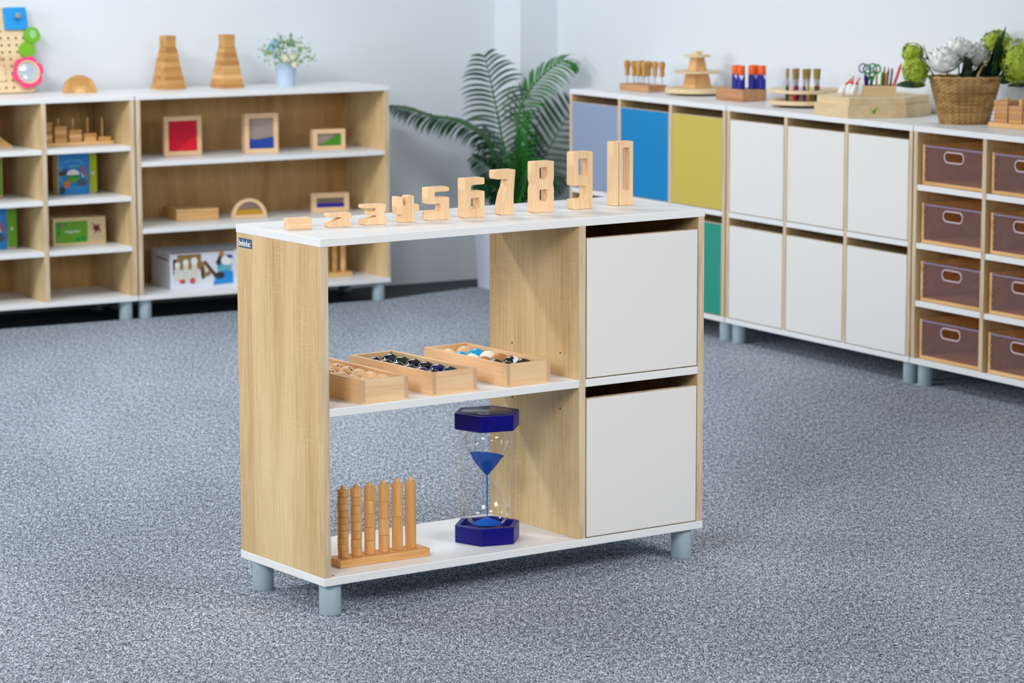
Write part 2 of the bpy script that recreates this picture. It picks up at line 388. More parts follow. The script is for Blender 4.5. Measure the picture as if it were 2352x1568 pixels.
door(cab, DX1 + 0.0025, W - 0.001 - T - 0.002, SZ1 + 0.0022, 0.8118); door(cab, DX1 + 0.0025, W - 0.001 - T - 0.002, ZB + 0.0022, 0.4296)
for y in (0.0773, 0.277):
    for z in (0.5324, 0.3985):
        mb = MB(); mb.lathe([(0.0024, 0), (0.0024, 0.0012), (0, 0.0012)], 0, 0, 14)
        mb.xf(Matrix.Translation((DX0 + 0.0008, y, z)) @ Matrix.Rotation(-PI / 2, 4, 'Y')); mb.build('pin_hole', M['hole'], cab)
mb = MB().lathe([(0.0042, 0), (0.0042, 0.0008), (0.0032, 0.0012), (0, 0.0007)], 0.034, 0.017, 18); mb.xf(Matrix.Translation((0, 0, ZB)))
mb.build('screw_cover', M['steel'], cab)
# blue name plate on the left panel (faces -x)
pl = plate('name_plate', [fillet([(-0.0305, -0.0108), (0.0305, -0.0108), (0.0305, 0.0108), (-0.0305, 0.0108)], 0.003)], 0.0009, M['plate'], cab)
pl.data.transform(Matrix.Translation((0.0002, 0.333, 0.8195)) @ Matrix.Rotation(-PI / 2, 4, 'Z'))
tm = text_mesh('beleduc', 0.019, 0.0003); xs = [v.co.x for v in tm.vertices]; ys = [v.co.y for v in tm.vertices]
tm.transform(Matrix.Translation((-(max(xs) + min(xs)) / 2, -(max(ys) + min(ys)) / 2, 0))); tm.transform(Matrix.Diagonal((0.053 / (max(xs) - min(xs)), 0.0145 / (max(ys) - min(ys)), 1, 1))); tm.transform(Matrix.Rotation(PI / 2, 4, 'X'))
tm.transform(Matrix.Translation((-0.0007, 0.333, 0.8195)) @ Matrix.Rotation(-PI / 2, 4, 'Z')); tm.materials.append(M['white'])
link('lettering', tm, pl)

# number blocks -----------------------------------------------------------
BW = 0.058; BD = 0.029
def mm(l): return [tuple(c / 1000 for c in p) for p in l]
NB = {
 '1': ([(0, 0), (58, 0), (58, 26), (0, 26)], [], 0.001),
 '2': ([(0, 0), (58, 0), (58, 10.5), (51.5, 14.5), (58, 21), (58, 31.5), (0, 31.5), (0, 23), (35, 21.5), (0, 8)], [], 0.003),
 '3': ([(0, 0), (58, 0), (58, 17), (53.5, 21), (53.5, 27), (58, 33), (58, 47), (0, 47), (0, 38.5), (31, 38), (33, 36), (32, 31.5), (16, 31), (16, 22), (33, 21.5), (34, 18), (0, 13)], [], 0.003),
 '4': ([(8, 0), (46, 0), (46, 24), (58, 25), (58, 41), (45, 42), (45, 62), (27, 62), (23.5, 39), (18.5, 39), (15, 60), (0, 60), (0, 19), (13, 19)], [], 0.0035),
 '5': ([(0, 0), (58, 0), (58, 53), (19, 53), (19, 66), (58, 66), (58, 77), (0, 77), (0, 38), (35, 38), (35, 22), (0, 22)], [], 0.004),
 '6': ([(0, 0), (58, 0), (58, 62), (19, 62), (19, 77), (58, 77), (58, 93.5), (0, 93.5)], [[(19, 20), (43, 20), (43, 46), (19, 46)]], 0.004),
 '7': ([(15, 0), (52, 0), (52, 45), (55, 82), (58, 107.6), (0, 107.6), (0, 86), (36, 85), (33, 69), (24, 50), (18, 28)], [], 0.005),
 '8': ([(0, 0), (58, 0), (58, 58), (54.5, 68), (58, 78), (58, 122.5), (0, 122.5), (0, 78), (3.5, 68), (0, 58)], [[(16, 26.5), (39, 26.5), (39, 55), (16, 55)], [(16, 79), (39, 79), (39, 108), (16, 108)]], 0.005),
 '9': ([(0, 0), (58, 0), (58, 139), (0, 139), (0, 57), (38, 57), (38, 25), (0, 25)], [[(15, 80.5), (42, 80.5), (42, 122), (15, 122)]], 0.005),
}
NPOS = {'1': (0.0316, 0.1905, -8.5), '2': (0.1331, 0.1828, -9.2), '3': (0.2218, 0.1741, -8.7), '4': (0.3120, 0.1718, -8.6), '5': (0.3965, 0.1692, -4.1),
        '6': (0.4945, 0.1613, 0.5), '7': (0.5868, 0.164, 1.8), '8': (0.6945, 0.1595, 0.2), '9': (0.8150, 0.1664, 0.1), '10': (0.9440, 0.1794, -4.5)}
WORDS = {'1': 'flat wooden number one block, smallest on the white cabinet top', '2': 'beech number two block with slanted slot, on the white top',
         '3': 'beech number three block with two slots, on the white top', '4': 'beech number four block with notched top, on the white top',
         '5': 'beech number five block standing on the white top', '6': 'beech number six block with one square hole, on the white top',
         '7': 'beech number seven block with curved stem, on the white top', '8': 'beech number eight block with two square holes, on the white top',
         '9': 'beech number nine block with one tall hole, on the white top', '10': 'tallest beech block shaped as number ten with grooved front'}
for k, (x, y, a) in NPOS.items():
    if k != '10':
        o, hs, fr = NB[k]
        me = plate_mesh([fillet(mm(o), fr)] + [fillet(mm(h), 0.003) for h in hs], BD, 0.0014)
    else:
        b1 = bmesh.new()
        for lp in ([fillet(mm([(0, 0), (16.4, 0), (16.4, 156.5), (0, 156.5)]), 0.003)],
                   [fillet(mm([(18, 0), (58, 0), (58, 156.5), (18, 156.5)]), 0.003), fillet(mm([(28.5, 36.6), (47, 36.6), (47, 140.5), (28.5, 140.5)]), 0.003)]):
            t = plate_mesh(lp, BD, 0.0014); b1.from_mesh(t); bpy.data.meshes.remove(t)
        me = bpy.data.meshes.new('number_block'); b1.to_mesh(me); b1.free()
        t = MB().box(0.012, 0.024, 0.012, BD - 0.002, 0.001, 0.1545); t.bm.from_mesh(me); t.bm.to_mesh(me); t.bm.free()
    me.materials.append(M['beech_x'] if k == '1' else M['beech_z'])
    ob = link('number_block', me, None, 0, 35); p = mw(x, y, H + 0.0003); ob.location = p; ob.rotation_euler = (0, 0, MY + R(a))
    tag(ob, WORDS[k], 'number block', 'wooden number blocks on the cabinet top')

# trays with balls on the middle shelf --------------------------------------
TW, TL, TH, TT = 0.127, 0.342, 0.0535, 0.0105
TR = []
for nm, lab, x, a in (('left', 'beech tray of wooden balls next to the left panel', 0.1115, 0.6), ('middle', 'beech tray of dark glossy balls in the middle of the shelf', 0.3035, 2.1),
                      ('right', 'beech tray of mixed coloured balls nearest the divider panel', 0.5105, 0.9)):
    t = thing('wooden_tray', lab, 'tray', mw(x, 0.0135, SZ1), MY + R(a), 'ball trays on the middle shelf'); TR.append((t, nm, x, a))
    if nm == 'left':
        MB().box(0.0005, TW - 0.0005, 0.0005, TL - 0.0005, 0.0002, 0.0055).build('bottom_panel', M['beech_x'], t)
        for s in (0, TW - TT): MB().box(s, s + TT, 0, TL, 0.003, TH, mi=(0, 0, 1, 0, 1, 0)).build('side_board', [M['beech_y'], M['beech_end']], t, bevel=0.0006)
        for s in (0.0004, TL - TT): MB().box(TT, TW - TT, s, s + TT - 0.0004, 0.003, TH).build('end_board', M['beech_x'], t, bevel=0.0006)
        proto = t
    else:
        for ch in proto.children:
            c = ch.copy(); C.objects.link(c); c.parent = t
RB = 0.0238
def ball(mat, tray, lx, ly, label, mats2=None):
    t, nm, x, a = tray; th = R(a)
    X = x + lx * math.cos(th) - ly * math.sin(th); Y = 0.0135 + lx * math.sin(th) + ly * math.cos(th)
    mb = MB().sphere((0, 0, 0), RB, 28, 18)
    if mats2:
        for f in mb.bm.faces:
            c = f.calc_center_median()
            if mats2 == 'half': f.material_index = 1 if c.z < 0.0045 else 0
            elif mats2 == 'stripe': f.material_index = 1 if abs(c.x * 0.8 - c.y * 0.4 - c.z * 0.25 - 0.003) < 0.0062 else 0
    o = mb.build('ball', mat, None, smooth=60); o.location = mw(X, Y, SZ1 + 0.0055 + RB); o.rotation_euler = (0, 0, MY)
    tag(o, label, 'ball', 'balls in the %s tray' % nm); return o
ry = [0.301 - 0.0486 * i for i in range(6)]; ly_ = [0.287 - 0.0486 * i for i in range(6)]
XR = TW - TT - RB - 0.0006; XL = TT + RB + 0.0006
def rowword(i): return ORD[i] + ' from the back'
for i in range(6):
    for side, xx, yy in (('right', XR, ry[i]), ('left', XL, ly_[i])):
        ball(M['ball_wood'], TR[0], xx, yy, 'plain wooden ball, %s in the %s row of the left tray' % (rowword(i), side)) if not (side == 'right' and i in (1, 2) or side == 'left' and i in (2,)) else None
# the dotted wooden balls carry burnt-in dots as a part
def dotted(tray, lx, ly, label, dots):
    o = ball(M['ball_wood'], tray, lx, ly, label); mb = MB()
    for az, el in dots:
        d = Vector((math.cos(az) * math.cos(el), math.sin(az) * math.cos(el), math.sin(el)))
        q = MB().lathe([(0.0026, -0.0001), (0.0014, 0.0002), (0, 0.0003)], 0, 0, 12); q.xf(Matrix.Translation(d * (RB - 0.00005)) @ d.to_track_quat('Z', 'Y').to_matrix().to_4x4())
        me = bpy.data.meshes.new('t'); q.bm.to_mesh(me); q.bm.free(); mb.bm.from_mesh(me); bpy.data.meshes.remove(me)
    mb.build('burnt_dots', M['ink'], o)
dotted(TR[0], XR, ry[1], 'wooden ball with two burnt dots in the left tray, towards the back', [(-1.7, 1.05), (-1.15, 0.85)])
dotted(TR[0], XR, ry[2], 'wooden ball with a row of three dots in the right row of left tray', [(-1.55, 1.08), (-1.45, 0.80), (-1.42, 0.52)])
dotted(TR[0], XL, ly_[2], 'wooden ball with dots along its crown in the left row of left tray', [(-2.6, 1.0), (-2.0, 1.08), (-1.4, 1.0)])
dk = [['ball_teal', 'ball_green', 'ball_black', 'ball_purple', 'ball_blue', 'ball_teal'], ['ball_purple', 'ball_green', 'ball_black', 'ball_black', 'ball_blue', 'ball_black']]
for r, (side, xx, ys) in enumerate((('right', XR, ry), ('left', XL, ly_))):
    for i in range(6):
        ball(M[dk[r][i]], TR[1], xx, ys[i], 'dark glossy %s ball, %s in the %s row of the middle tray' % (dk[r][i][5:], rowword(i), side))
kinds = [('plain wooden', 'ball_wood', None), ('blue topped white', 'cyanwhite', 'half'), ('cream white', 'ball_white', None), ('brown cork', 'cork', None), ('black and white', 'bw', 'stripe'), ('glossy black', 'ball_black', None)]
for side, xx, ys in (('right', XR, ry), ('left', XL, ly_)):
    for i, (w, mk, sp) in enumerate(kinds):
        if side == 'left' and i == 4: w, mk, sp = 'glossy black', 'ball_black', None
        mt = [M['ball_cyan'], M['ball_white']] if sp == 'half' else ([M['ball_black'], M['white']] if sp == 'stripe' else M[mk])
        ball(mt, TR[2], xx, ys[i], '%s ball, %s in the %s row of the right tray' % (w, rowword(i), side), sp)

# peg stand with wooden cylinders on the bottom board --------------------------
BX0, BY0 = 0.084, 0.0665; BA = R(-1.6); BL, BDp, BH = 0.2435, 0.058, 0.018
stand = thing('peg_stand', 'beech stand with six pegs of stacked cylinders on bottom board', 'peg stand', mw(BX0, BY0, ZB), MY + BA)
MB().prism(fillet([(0, 0, 0.001), (BL, 0, 0.008), (BL, BDp, 0.008), (0, BDp, 0.001)], 0.004), 0.0002, BH).build('base', M['beech_ox'], stand, bevel=0.001)
pegx = [0.0262, 0.0612, 0.0972, 0.1350, 0.1712, 0.2068]; counts = [10, 8, 5, 4, 2, 1]; CH = 0.158; cy = 0.031
for px, n in zip(pegx, counts):
    MB().lathe([(0.0048, BH - 0.003), (0.0048, BH + CH + 0.007), (0.0036, BH + CH + 0.0095), (0, BH + CH + 0.0098)], px, cy, 16).build('peg', M['beech_o'], stand, smooth=40)
rc = 0.0128
for pi_, (px, n) in enumerate(zip(pegx, counts)):
    h = CH / n
    me = None
    for k in range(n):
        if me is None:
            p = [(0.0056, 0.0002), (rc - 0.0008, 0.0002), (rc, 0.001), (rc, h - 0.001), (rc - 0.0008, h - 0.0002), (0.0056, h - 0.0002), (0.0056, 0.0002)]
            o = MB().lathe(p, 0, 0, 36, close=False).build('wooden_cylinder', M['beech_o'], None, smooth=40); me = o.data
        else:
            o = bpy.data.objects.new('wooden_cylinder', me); C.objects.link(o)
        X = BX0 + px * math.cos(BA) - cy * math.sin(BA); Y = BY0 + px * math.sin(BA) + cy * math.cos(BA)
        j = 0.0007 if n > 4 else 0.0003
        o.location = mw(X + random.uniform(-j, j), Y + random.uniform(-j, j), ZB + BH + k * h); o.rotation_euler = (0, 0, random.uniform(0, 6.28))
        pegword = ORD[pi_] + ' peg from the left'
        lab = {1: 'full height beech cylinder on the sixth and rightmost peg'}.get(n, '%s beech segment from the bottom on the %s' % (ORD[k], pegword))
        tag(o, lab, 'wooden cylinder', 'beech segments on the peg stand')

# sand timer --------------------------------------------------------------
HC = (0.5325, 0.1271); tim = thing('sand_timer', 'large sand timer with navy hexagonal caps and blue sand', 'sand timer', mw(HC[0], HC[1], ZB), MY)
hexa = fillet([(0.0822 * math.cos(R(165.5 + 60 * k)), 0.0822 * math.sin(R(165.5 + 60 * k))) for k in range(6)], 0.005, 5)
# bottom cap with the round well the glass stands in
def hexcap(name, z0, z1, well):
    mb = MB(); n = 60
    def ring(z, sc=1.0): return [mb.bm.verts.new((p[0] * sc, p[1] * sc, z)) for p in hexa]
    a = ring(z0, 0.985); a2 = ring(z0 + 0.0016); b = ring(z1 - 0.0016); b2 = ring(z1, 0.985); m_ = len(hexa)
    for u, v in ((a, a2), (a2, b), (b, b2)):
        for i in range(m_): mb.bm.faces.new((u[i], u[(i + 1) % m_], v[(i + 1) % m_], v[i]))
    mb.bm.faces.new(a[::-1])
    if well:
        c1 = [mb.bm.verts.new((0.0665 * math.cos(math.atan2(p[1], p[0])), 0.0665 * math.sin(math.atan2(p[1], p[0])), z1)) for p in hexa]
        c2 = [mb.bm.verts.new((v.co.x, v.co.y, z1 - 0.014)) for v in c1]
        for u, v in ((b2, c1), (c1, c2)):
            for i in range(m_): mb.bm.faces.new((u[i], u[(i + 1) % m_], v[(i + 1) % m_], v[i]))
        mb.bm.faces.new(c2)
    else: mb.bm.faces.new(b2)
    return mb.build(name, M['navy'], tim, smooth=25)
hexcap('bottom_cap', 0.0003, 0.0418, True)
tc_ = hexcap('top_cap', 0.2722, 0.3105, False)
MB().lathe([(0.060, 0.3104), (0.060, 0.3109), (0.0595, 0.3111), (0, 0.3111)], 0, 0, 64).build('gloss_disc', M['navy_top'], tc_, smooth=30)
mb = MB().lathe([(0.0150, 0.3110), (0.0150, 0.3116), (0, 0.3116)], -0.028, -0.026, 32); lb = mb.build('round_label', M['silver_label'], tc_)
MB().box(-0.032, -0.024, -0.0268, -0.0258, 0.3116, 0.3119).box(-0.0285, -0.0275, -0.030, -0.0222, 0.3116, 0.3119).build('label_mark', M['ink'], tc_)
MB().lathe([(0.0652, 0.029), (0.0652, 0.2724)], 0, 0, 64, close=False).build('outer_tube', M['acrylic'], tim, smooth=60)
prof = [(0.0001, 0.031), (0.015, 0.0318), (0.030, 0.0355), (0.042, 0.0435), (0.050, 0.055), (0.0535, 0.069), (0.0520, 0.081), (0.0470, 0.096), (0.0380, 0.112), (0.0270, 0.128), (0.0160, 0.142), (0.0080, 0.1515), (0.0058, 0.1555)]
def smoothp(p, n=4):
    out = []
    for i in range(len(p) - 1):
        p0 = p[max(i - 1, 0)]; p1 = p[i]; p2 = p[i + 1]; p3 = p[min(i + 2, len(p) - 1)]
        for j in range(n):
            t = j / n
            out.append(tuple(0.5 * (2 * b + (c - a) * t + (2 * a - 5 * b + 4 * c - d) * t * t + (3 * b - a - 3 * c + d) * t ** 3) for a, b, c, d in zip(p0, p1, p2, p3)))
    out.append(p[-1]); return out
low = smoothp(prof); MID = 0.1568
full = low + [(r, 2 * MID - z) for r, z in reversed(low)]
MB().lathe(full, 0, 0, 64, close=False).build('glass_bulb', M['glass'], tim, smooth=70)
MB().lathe([(0.0073, 0.1535), (0.0078, 0.1568), (0.0073, 0.160)], 0, 0, 32, close=False).build('neck_ring', M['glass'], tim, smooth=60)
def bulb_r(z):                                          # inner radius of the upper bulb at height z
    zz = 2 * MID - z; b = low[0]
    for p, q in zip(low, low[1:]):
        if p[1] <= zz <= q[1]: return p[0] + (q[0] - p[0]) * (zz - p[1]) / (q[1] - p[1] + 1e-9)
    return low[-1][0]
up = [(0.0001, 0.158)] + [(bulb_r(0.159 + 0.048 * i / 14) - 0.0012, 0.159 + 0.048 * i / 14) for i in range(15)]
mb = MB(); mb.lathe(up + [(0.034, 0.2065), (0.02, 0.2035), (0.0001, 0.2005)], 0, 0, 48, close=False)
for v in mb.bm.verts:
    if v.co.z > 0.196: v.co.z += -v.co.x * 0.12 * min(1, (v.co.z - 0.196) / 0.008)
mb.build('upper_sand', M['sand'], tim, smooth=50)
MB().lathe([(0.0001, 0.0327), (0.018, 0.0338), (0.029, 0.0367), (0.0352, 0.0400), (0.028, 0.0428), (0.014, 0.0495), (0.005, 0.0535), (0.0001, 0.0545)], 0, 0, 48, close=False).build('lower_sand', M['sand'], tim, smooth=50)
MB().cyl(0, 0, 0.054, 0.159, 0.0011, 0.0016, 10).build('sand_stream', M['sand'], tim, smooth=60)
# ------------------------------------------------------------------ units along the back wall
cw3 = (W - 0.002 - 4 * T) / 3                             # width of one of three cells
def cell_x(i): return 0.001 + T + i * (cw3 + T)
lu = thing('open_shelf_unit', 'oak shelf unit of small compartments at left edge by the wall', 'shelf unit', (-1.0895, 0, 0))
carcass(lu)
for i in (1, 2): upright('divider_panel', lu, cell_x(i) - T, cell_x(i), z0=ZB, z1=ZT)
rh = (ZT - ZB - 3 * T) / 4; SH4 = [ZB + (k + 1) * rh + k * T for k in range(3)]   # undersides of the three shelves
for i in range(3):
    for z in SH4: slab('shelf_board', lu, cell_x(i), cell_x(i) + cw3, 0.003, D - 0.017, z, z + T)
ru = thing('open_shelf_unit', 'wide two-shelf oak unit by the wall left of the palm', 'shelf unit', (0.002, 0, 0))
carcass(ru)
rh3 = (ZT - ZB - 2 * T) / 3; SH3 = [ZB + rh3, ZB + 2 * rh3 + T]
for z in SH3: slab('shelf_board', ru, 0.001 + T, W - 0.001 - T, 0.003, D - 0.017, z, z + T)
def S3(k): return SH3[k] + T + 0.0002
def S4(k): return SH4[k] + T + 0.0002

# units along the right wall (local x runs towards the camera)
RX = 1.6
def door_unit(y, label, mats):
    u = thing('door_cabinet', label, 'cabinet', (RX, y, 0), -PI / 2); carcass(u)
    for i in (1, 2): upright('divider_panel', u, cell_x(i) - T, cell_x(i))
    for i in range(3):
        slab('shelf_board', u, cell_x(i), cell_x(i) + cw3, 0.0005, D - 0.017, SZ0, SZ1)
        for r, (a, b) in enumerate(((SZ1 + 0.0022, 0.8118), (ZB + 0.0022, 0.4296))):
            mt, lb = mats[r][i]
            door(u, cell_x(i) + 0.0025, cell_x(i) + cw3 - 0.002, a, b, mt, lb)
    return u
door_unit(-0.539, 'oak cabinet with six coloured doors beside the palm', [[('lavender', 'lavender door'), ('blue_door', 'bright blue door'), ('yellow_door', 'mustard yellow door')],
          [('yellow_door', 'mustard yellow lower door'), ('lavender', 'lavender lower door'), ('green_door', 'green lower door')]])
door_unit(-1.6325, 'oak cabinet with six white doors against the right wall', [[('door_white', None)] * 3, [('door_white', None)] * 3])
du = thing('drawer_cabinet', 'oak unit of clear-fronted wooden drawers at right edge of the room', 'cabinet', (RX, -2.7245, 0), -PI / 2)
carcass(du)
for i in (1, 2): upright('divider_panel', du, cell_x(i) - T, cell_x(i))
for i in range(3):
    for z in SH4: slab('shelf_board', du, cell_x(i), cell_x(i) + cw3, 0.003, D - 0.017, z, z + T)
DW, DH, DDp = 0.317, 0.131, 0.325
def make_drawer():
    fr = MB()
    fr.box(0, 0.0105, 0, DDp, 0, DH).box(DW - 0.0105, DW, 0, DDp, 0, DH).box(0.0105, DW - 0.0105, 0, DDp, 0, 0.011).box(0.0105, DW - 0.0105, DDp - 0.010, DDp, 0.011, DH)
    f = fr.build('drawer', M['tan_l'], None, bevel=0.0008)
    a, b, c, d = 0.0107, DW - 0.0107, 0.0112, DH - 0.002
    cx, cz = DW / 2 + 0.002, 0.097
    def slot(w, h): return [(cx + sx * (w / 2 - h / 2) + h / 2 * math.cos(t), cz + h / 2 * math.sin(t)) for sx, t0 in ((1, -PI / 2), (-1, PI / 2)) for t in [t0 + PI * k / 10 for k in range(11)]]
    plate('front_panel', [[(a, c), (b, c), (b, d), (a, d)], slot(0.094, 0.029)], 0.004, M['smoke'], f, at=(0, 0.003, 0))
    plate('handle_rim', [slot(0.104, 0.039), slot(0.094, 0.029)], 0.007, M['acryl_rim'], f, bev=0.001, at=(0, 0.0005, 0))
    MB().box(a, b, 0.0015, 0.0075, d - 0.006, d).build('top_rim', M['acryl_edge'], f)
    mb = MB()
    for k in range(5): mb.box(a + 0.0005, a + 0.006, 0.0020, 0.0028, c + 0.006 + k * 0.0235, c + 0.012 + k * 0.0235)
    mb.build('corner_tabs', M['acryl_edge'], f)
    return f
d0 = make_drawer()
lev = [ZB] + [z + T for z in SH4]
first = True
for i in range(3):
    for k in range(4):
        if first: o = d0; first = False
        else:
            o = d0.copy(); C.objects.link(o)
            for ch in d0.children:
                c = ch.copy(); C.objects.link(c); c.parent = o
        o.parent = du; o.location = (cell_x(i) + (cw3 - DW) / 2, 0.016, lev[k] + 0.0012)

# ------------------------------------------------------------------ printed art helper (flat prints on box fronts)
def art(name, parent, items, y0=-0.0004, step=0.00018):
    mats = []; mb = MB(); y = y0
    for mk, pts in items:
        if M[mk] not in mats: mats.append(M[mk])
        mb.mi = mats.index(M[mk]); mb.poly([(p[0], y, p[1]) for p in pts]); y -= step
    bm = mb.bm; me = bpy.data.meshes.new(name); bm.to_mesh(me); bm.free()
    for m in mats: me.materials.append(m)
    return link(name, me, parent)
def rect(x0, z0, x1, z1): return [(x0, z0), (x1, z0), (x1, z1), (x0, z1)]
def disc(x, z, r, n=24, a0=0, a1=2 * PI, sz=1.0): return [(x + r * math.cos(a0 + (a1 - a0) * k / n), z + sz * r * math.sin(a0 + (a1 - a0) * k / n)) for k in range(n + (0 if abs(a1 - a0 - 2 * PI) < 1e-6 else 1))]
def ringart(mk, x, z, r, w, n=36, skip=()):
    out = []
    for k in range(n):
        if k in skip: continue
        a, b = 2 * PI * k / n, 2 * PI * (k + 1) / n
        out.append((mk, [(x + r * math.cos(a), z + r * math.sin(a)), (x + (r + w) * math.cos(a), z + (r + w) * math.sin(a)), (x + (r + w) * math.cos(b), z + (r + w) * math.sin(b)), (x + r * math.cos(b), z + r * math.sin(b))]))
    return out

# ------------------------------------------------------------------ things on the back wall units
# plate stacker: base, five pegs, stacks of square plates
def stacker(loc, rz, label, plates, pw, ph, pitch, bl, bd, bh, pegh, mats, where, gname, x0, pegr=0.004, square=False):
    t = thing('peg_stacker', label, 'stacking toy', loc, rz)
    MB().box(0, bl, 0, bd, 0.0002, bh).build('base', mats[0], t, bevel=0.0015)
    q = Matrix.Rotation(rz, 4, 'Z')
    for i, n in enumerate(plates):
        px = x0 + i * pitch
        if square: MB().box(px - pegr, px + pegr, bd / 2 - pegr, bd / 2 + pegr, bh - 0.002, bh + pegh).build('peg', mats[1], t, bevel=0.001)
        else: MB().cyl(px, bd / 2, bh - 0.002, bh + pegh, pegr, seg=14, ch=0.0008).build('peg', mats[1], t, smooth=40)
        for k in range(n):
            a = MB(); i_ = pegr + 0.0008; h = pw / 2
            a.box(-h, -i_, -h, h, 0.0002, ph - 0.0004); a.box(i_, h, -h, h, 0.0002, ph - 0.0004); a.box(-i_, i_, -h, -i_, 0.0002, ph - 0.0004); a.box(-i_, i_, i_, h, 0.0002, ph - 0.0004)
            o = a.build('square_plate', mats[2 + (k + i) % (len(mats) - 2)], None)
            o.location = Vector(loc) + q @ Vector((px, bd / 2, bh + k * ph)); o.rotation_euler = (0, 0, rz)
            tag(o, '%s wooden plate from bottom, %s stack of %s' % (ORD[k], ORD[i], where), 'wooden plate', gname)
    return t
stacker((-0.347, 0.128, S4(2)), R(2.5), 'wooden stacker with five pegs in the top compartment', [5, 4, 3, 2, 1], 0.050, 0.0160, 0.0605, 0.318, 0.062, 0.012, 0.090,
        [M['tan_l'], M['tan_l'], M['tan_z'], M['tan_l']], 'the compartment stacker', 'plates on the compartment stacker', 0.040)
# picture boxes
def puzzle_box(loc, rz, label, w, d, h, sw, green):
    t = thing('puzzle_box', label, 'game box', loc, rz)
    MB().box(0, w, 0, d, 0.0003, h).build('box_body', M['pine'], t, bevel=0.0015)
    cx, cz, r = sw / 2 - 0.002, h * 0.50, sw * 0.42
    it = [('art_blue', rect(0.002, 0.001, sw, h - 0.001))] + ringart('art_teal', cx, cz, r, 0.004, 36, (0, 1, 2, 3, 13, 14, 26, 27))
    it += [('art_green', disc(cx - 0.002, cz - 0.005, 0.026, 24, PI, 2 * PI, 1.1)), ('green', disc(cx - 0.002, cz - 0.005, 0.026, 24, PI, 2 * PI, 0.45)), ('art_white', disc(cx - 0.002, cz - 0.003, 0.026, 24, 0, PI, 0.8)),
           ('art_teal', rect(cx - 0.022, cz + 0.027, cx + 0.024, cz + 0.033)),
           ('art_brown', disc(cx - 0.047, cz + 0.003, 0.014, 16, 0, 2 * PI, 0.6)), ('art_brown', rect(cx - 0.038, cz + 0.002, cx - 0.030, cz + 0.020)), ('art_red', [(cx + 0.026, cz + 0.026), (cx + 0.034, cz + 0.030), (cx + 0.052, cz - 0.006), (cx + 0.046, cz - 0.012)]),
           ('art_white', [(cx + 0.030, cz + 0.010), (cx + 0.042, cz - 0.012), (cx + 0.036, cz - 0.014)]), ('art_orange', disc(cx - 0.030, cz - 0.038, 0.014, 16)), ('art_grey', disc(cx + 0.036, cz - 0.034, 0.018, 16, 0, 2 * PI, 0.7)),
           ('dkgreen', disc(0.014, 0.018, 0.011, 14, 0, 2 * PI, 1.2)), (green, rect(sw + 0.001, 0.008, w - 0.001, h - 0.008)), ('art_white', disc((sw + w) / 2 - 0.002, h * 0.5, 0.004, 10, 0, 2 * PI, 1.6))]
    art('printed_front', t, it)
    return t
puzzle_box((-0.247, 0.180, S4(1)), R(1), 'blue and lime picture box in the second compartment from top', 0.158, 0.055, 0.1585, 0.128, 'limey')
puzzle_box((-0.588, 0.160, S4(0)), R(2), 'blue and green picture box partly cut by the left frame edge', 0.163, 0.055, 0.158, 0.124, 'art_green')
t = thing('wooden_box', 'green fronted pale wooden box with a bug picture', 'game box', (-0.284, 0.150, S4(0)), R(-0.5))
MB().box(0, 0.215, 0, 0.075, 0.0003, 0.106).build('box_body', M['pine'], t, bevel=0.0015)
it = [('art_green', rect(0.009, 0.011, 0.140, 0.093)), ('green', disc(0.026, 0.080, 0.013)), ('green', disc(0.050, 0.083, 0.010, 12, 0, 2 * PI, 0.6)), ('art_red', disc(0.038, 0.078, 0.006)), ('green', disc(0.022, 0.052, 0.006, 12, 0, 2 * PI, 2)),
      ('green', disc(0.100, 0.022, 0.012, 12, 0, 2 * PI, 0.8)), ('green', disc(0.124, 0.025, 0.011, 12, 0, 2 * PI, 0.9)), ('art_brown', disc(0.176, 0.062, 0.013, 16, 0, 2 * PI, 0.9)), ('art_brown', [(0.156, 0.084), (0.164, 0.078), (0.184, 0.056), (0.178, 0.050)]),
      ('art_brown', [(0.186, 0.078), (0.190, 0.076), (0.180, 0.060)]), ('art_brown', [(0.188, 0.060), (0.196, 0.052), (0.184, 0.054)]), ('art_brown', [(0.172, 0.050), (0.164, 0.038), (0.178, 0.048)]), ('art_brown', [(0.184, 0.048), (0.192, 0.040), (0.188, 0.052)]),
      ('art_red', disc(0.184, 0.070, 0.0035, 10)), ('art_white', disc(0.196, 0.072, 0.003, 8, 0, 2 * PI, 1.6)), ('art_cream', rect(0.156, 0.020, 0.192, 0.026))]
p = art('printed_front', t, it)
tm = text_mesh('magnetic', 0.017, 0.0001); tm.transform(Matrix.Rotation(PI / 2, 4, 'X')); tm.transform(Matrix.Translation((0.078, -0.0042, 0.055))); tm.materials.append(M['art_white']); link('lettering', tm, p)
# things at the frame's left edge
t = MB().prism([(0, 0), (0.155, 0), (0, 0.115)], 0, 0.05, 'Y').build('wooden_ramp', M['tan_l'], None, bevel=0.001); t.location = (-0.575, 0.178, S4(2))
tag(t, 'triangular wooden ramp in the top compartment at left edge', 'ramp')
t = thing('green_box', 'green fronted wooden box at left edge, second compartment down', 'game box', (-0.625, 0.215, S4(1)), R(2))
MB().box(0, 0.170, 0, 0.05, 0.0003, 0.158).build('box_body', M['pine'], t, bevel=0.0015); art('printed_front', t, [('art_green', rect(0.004, 0.010, 0.166, 0.150)), ('art_white', disc(0.150, 0.08, 0.006))])

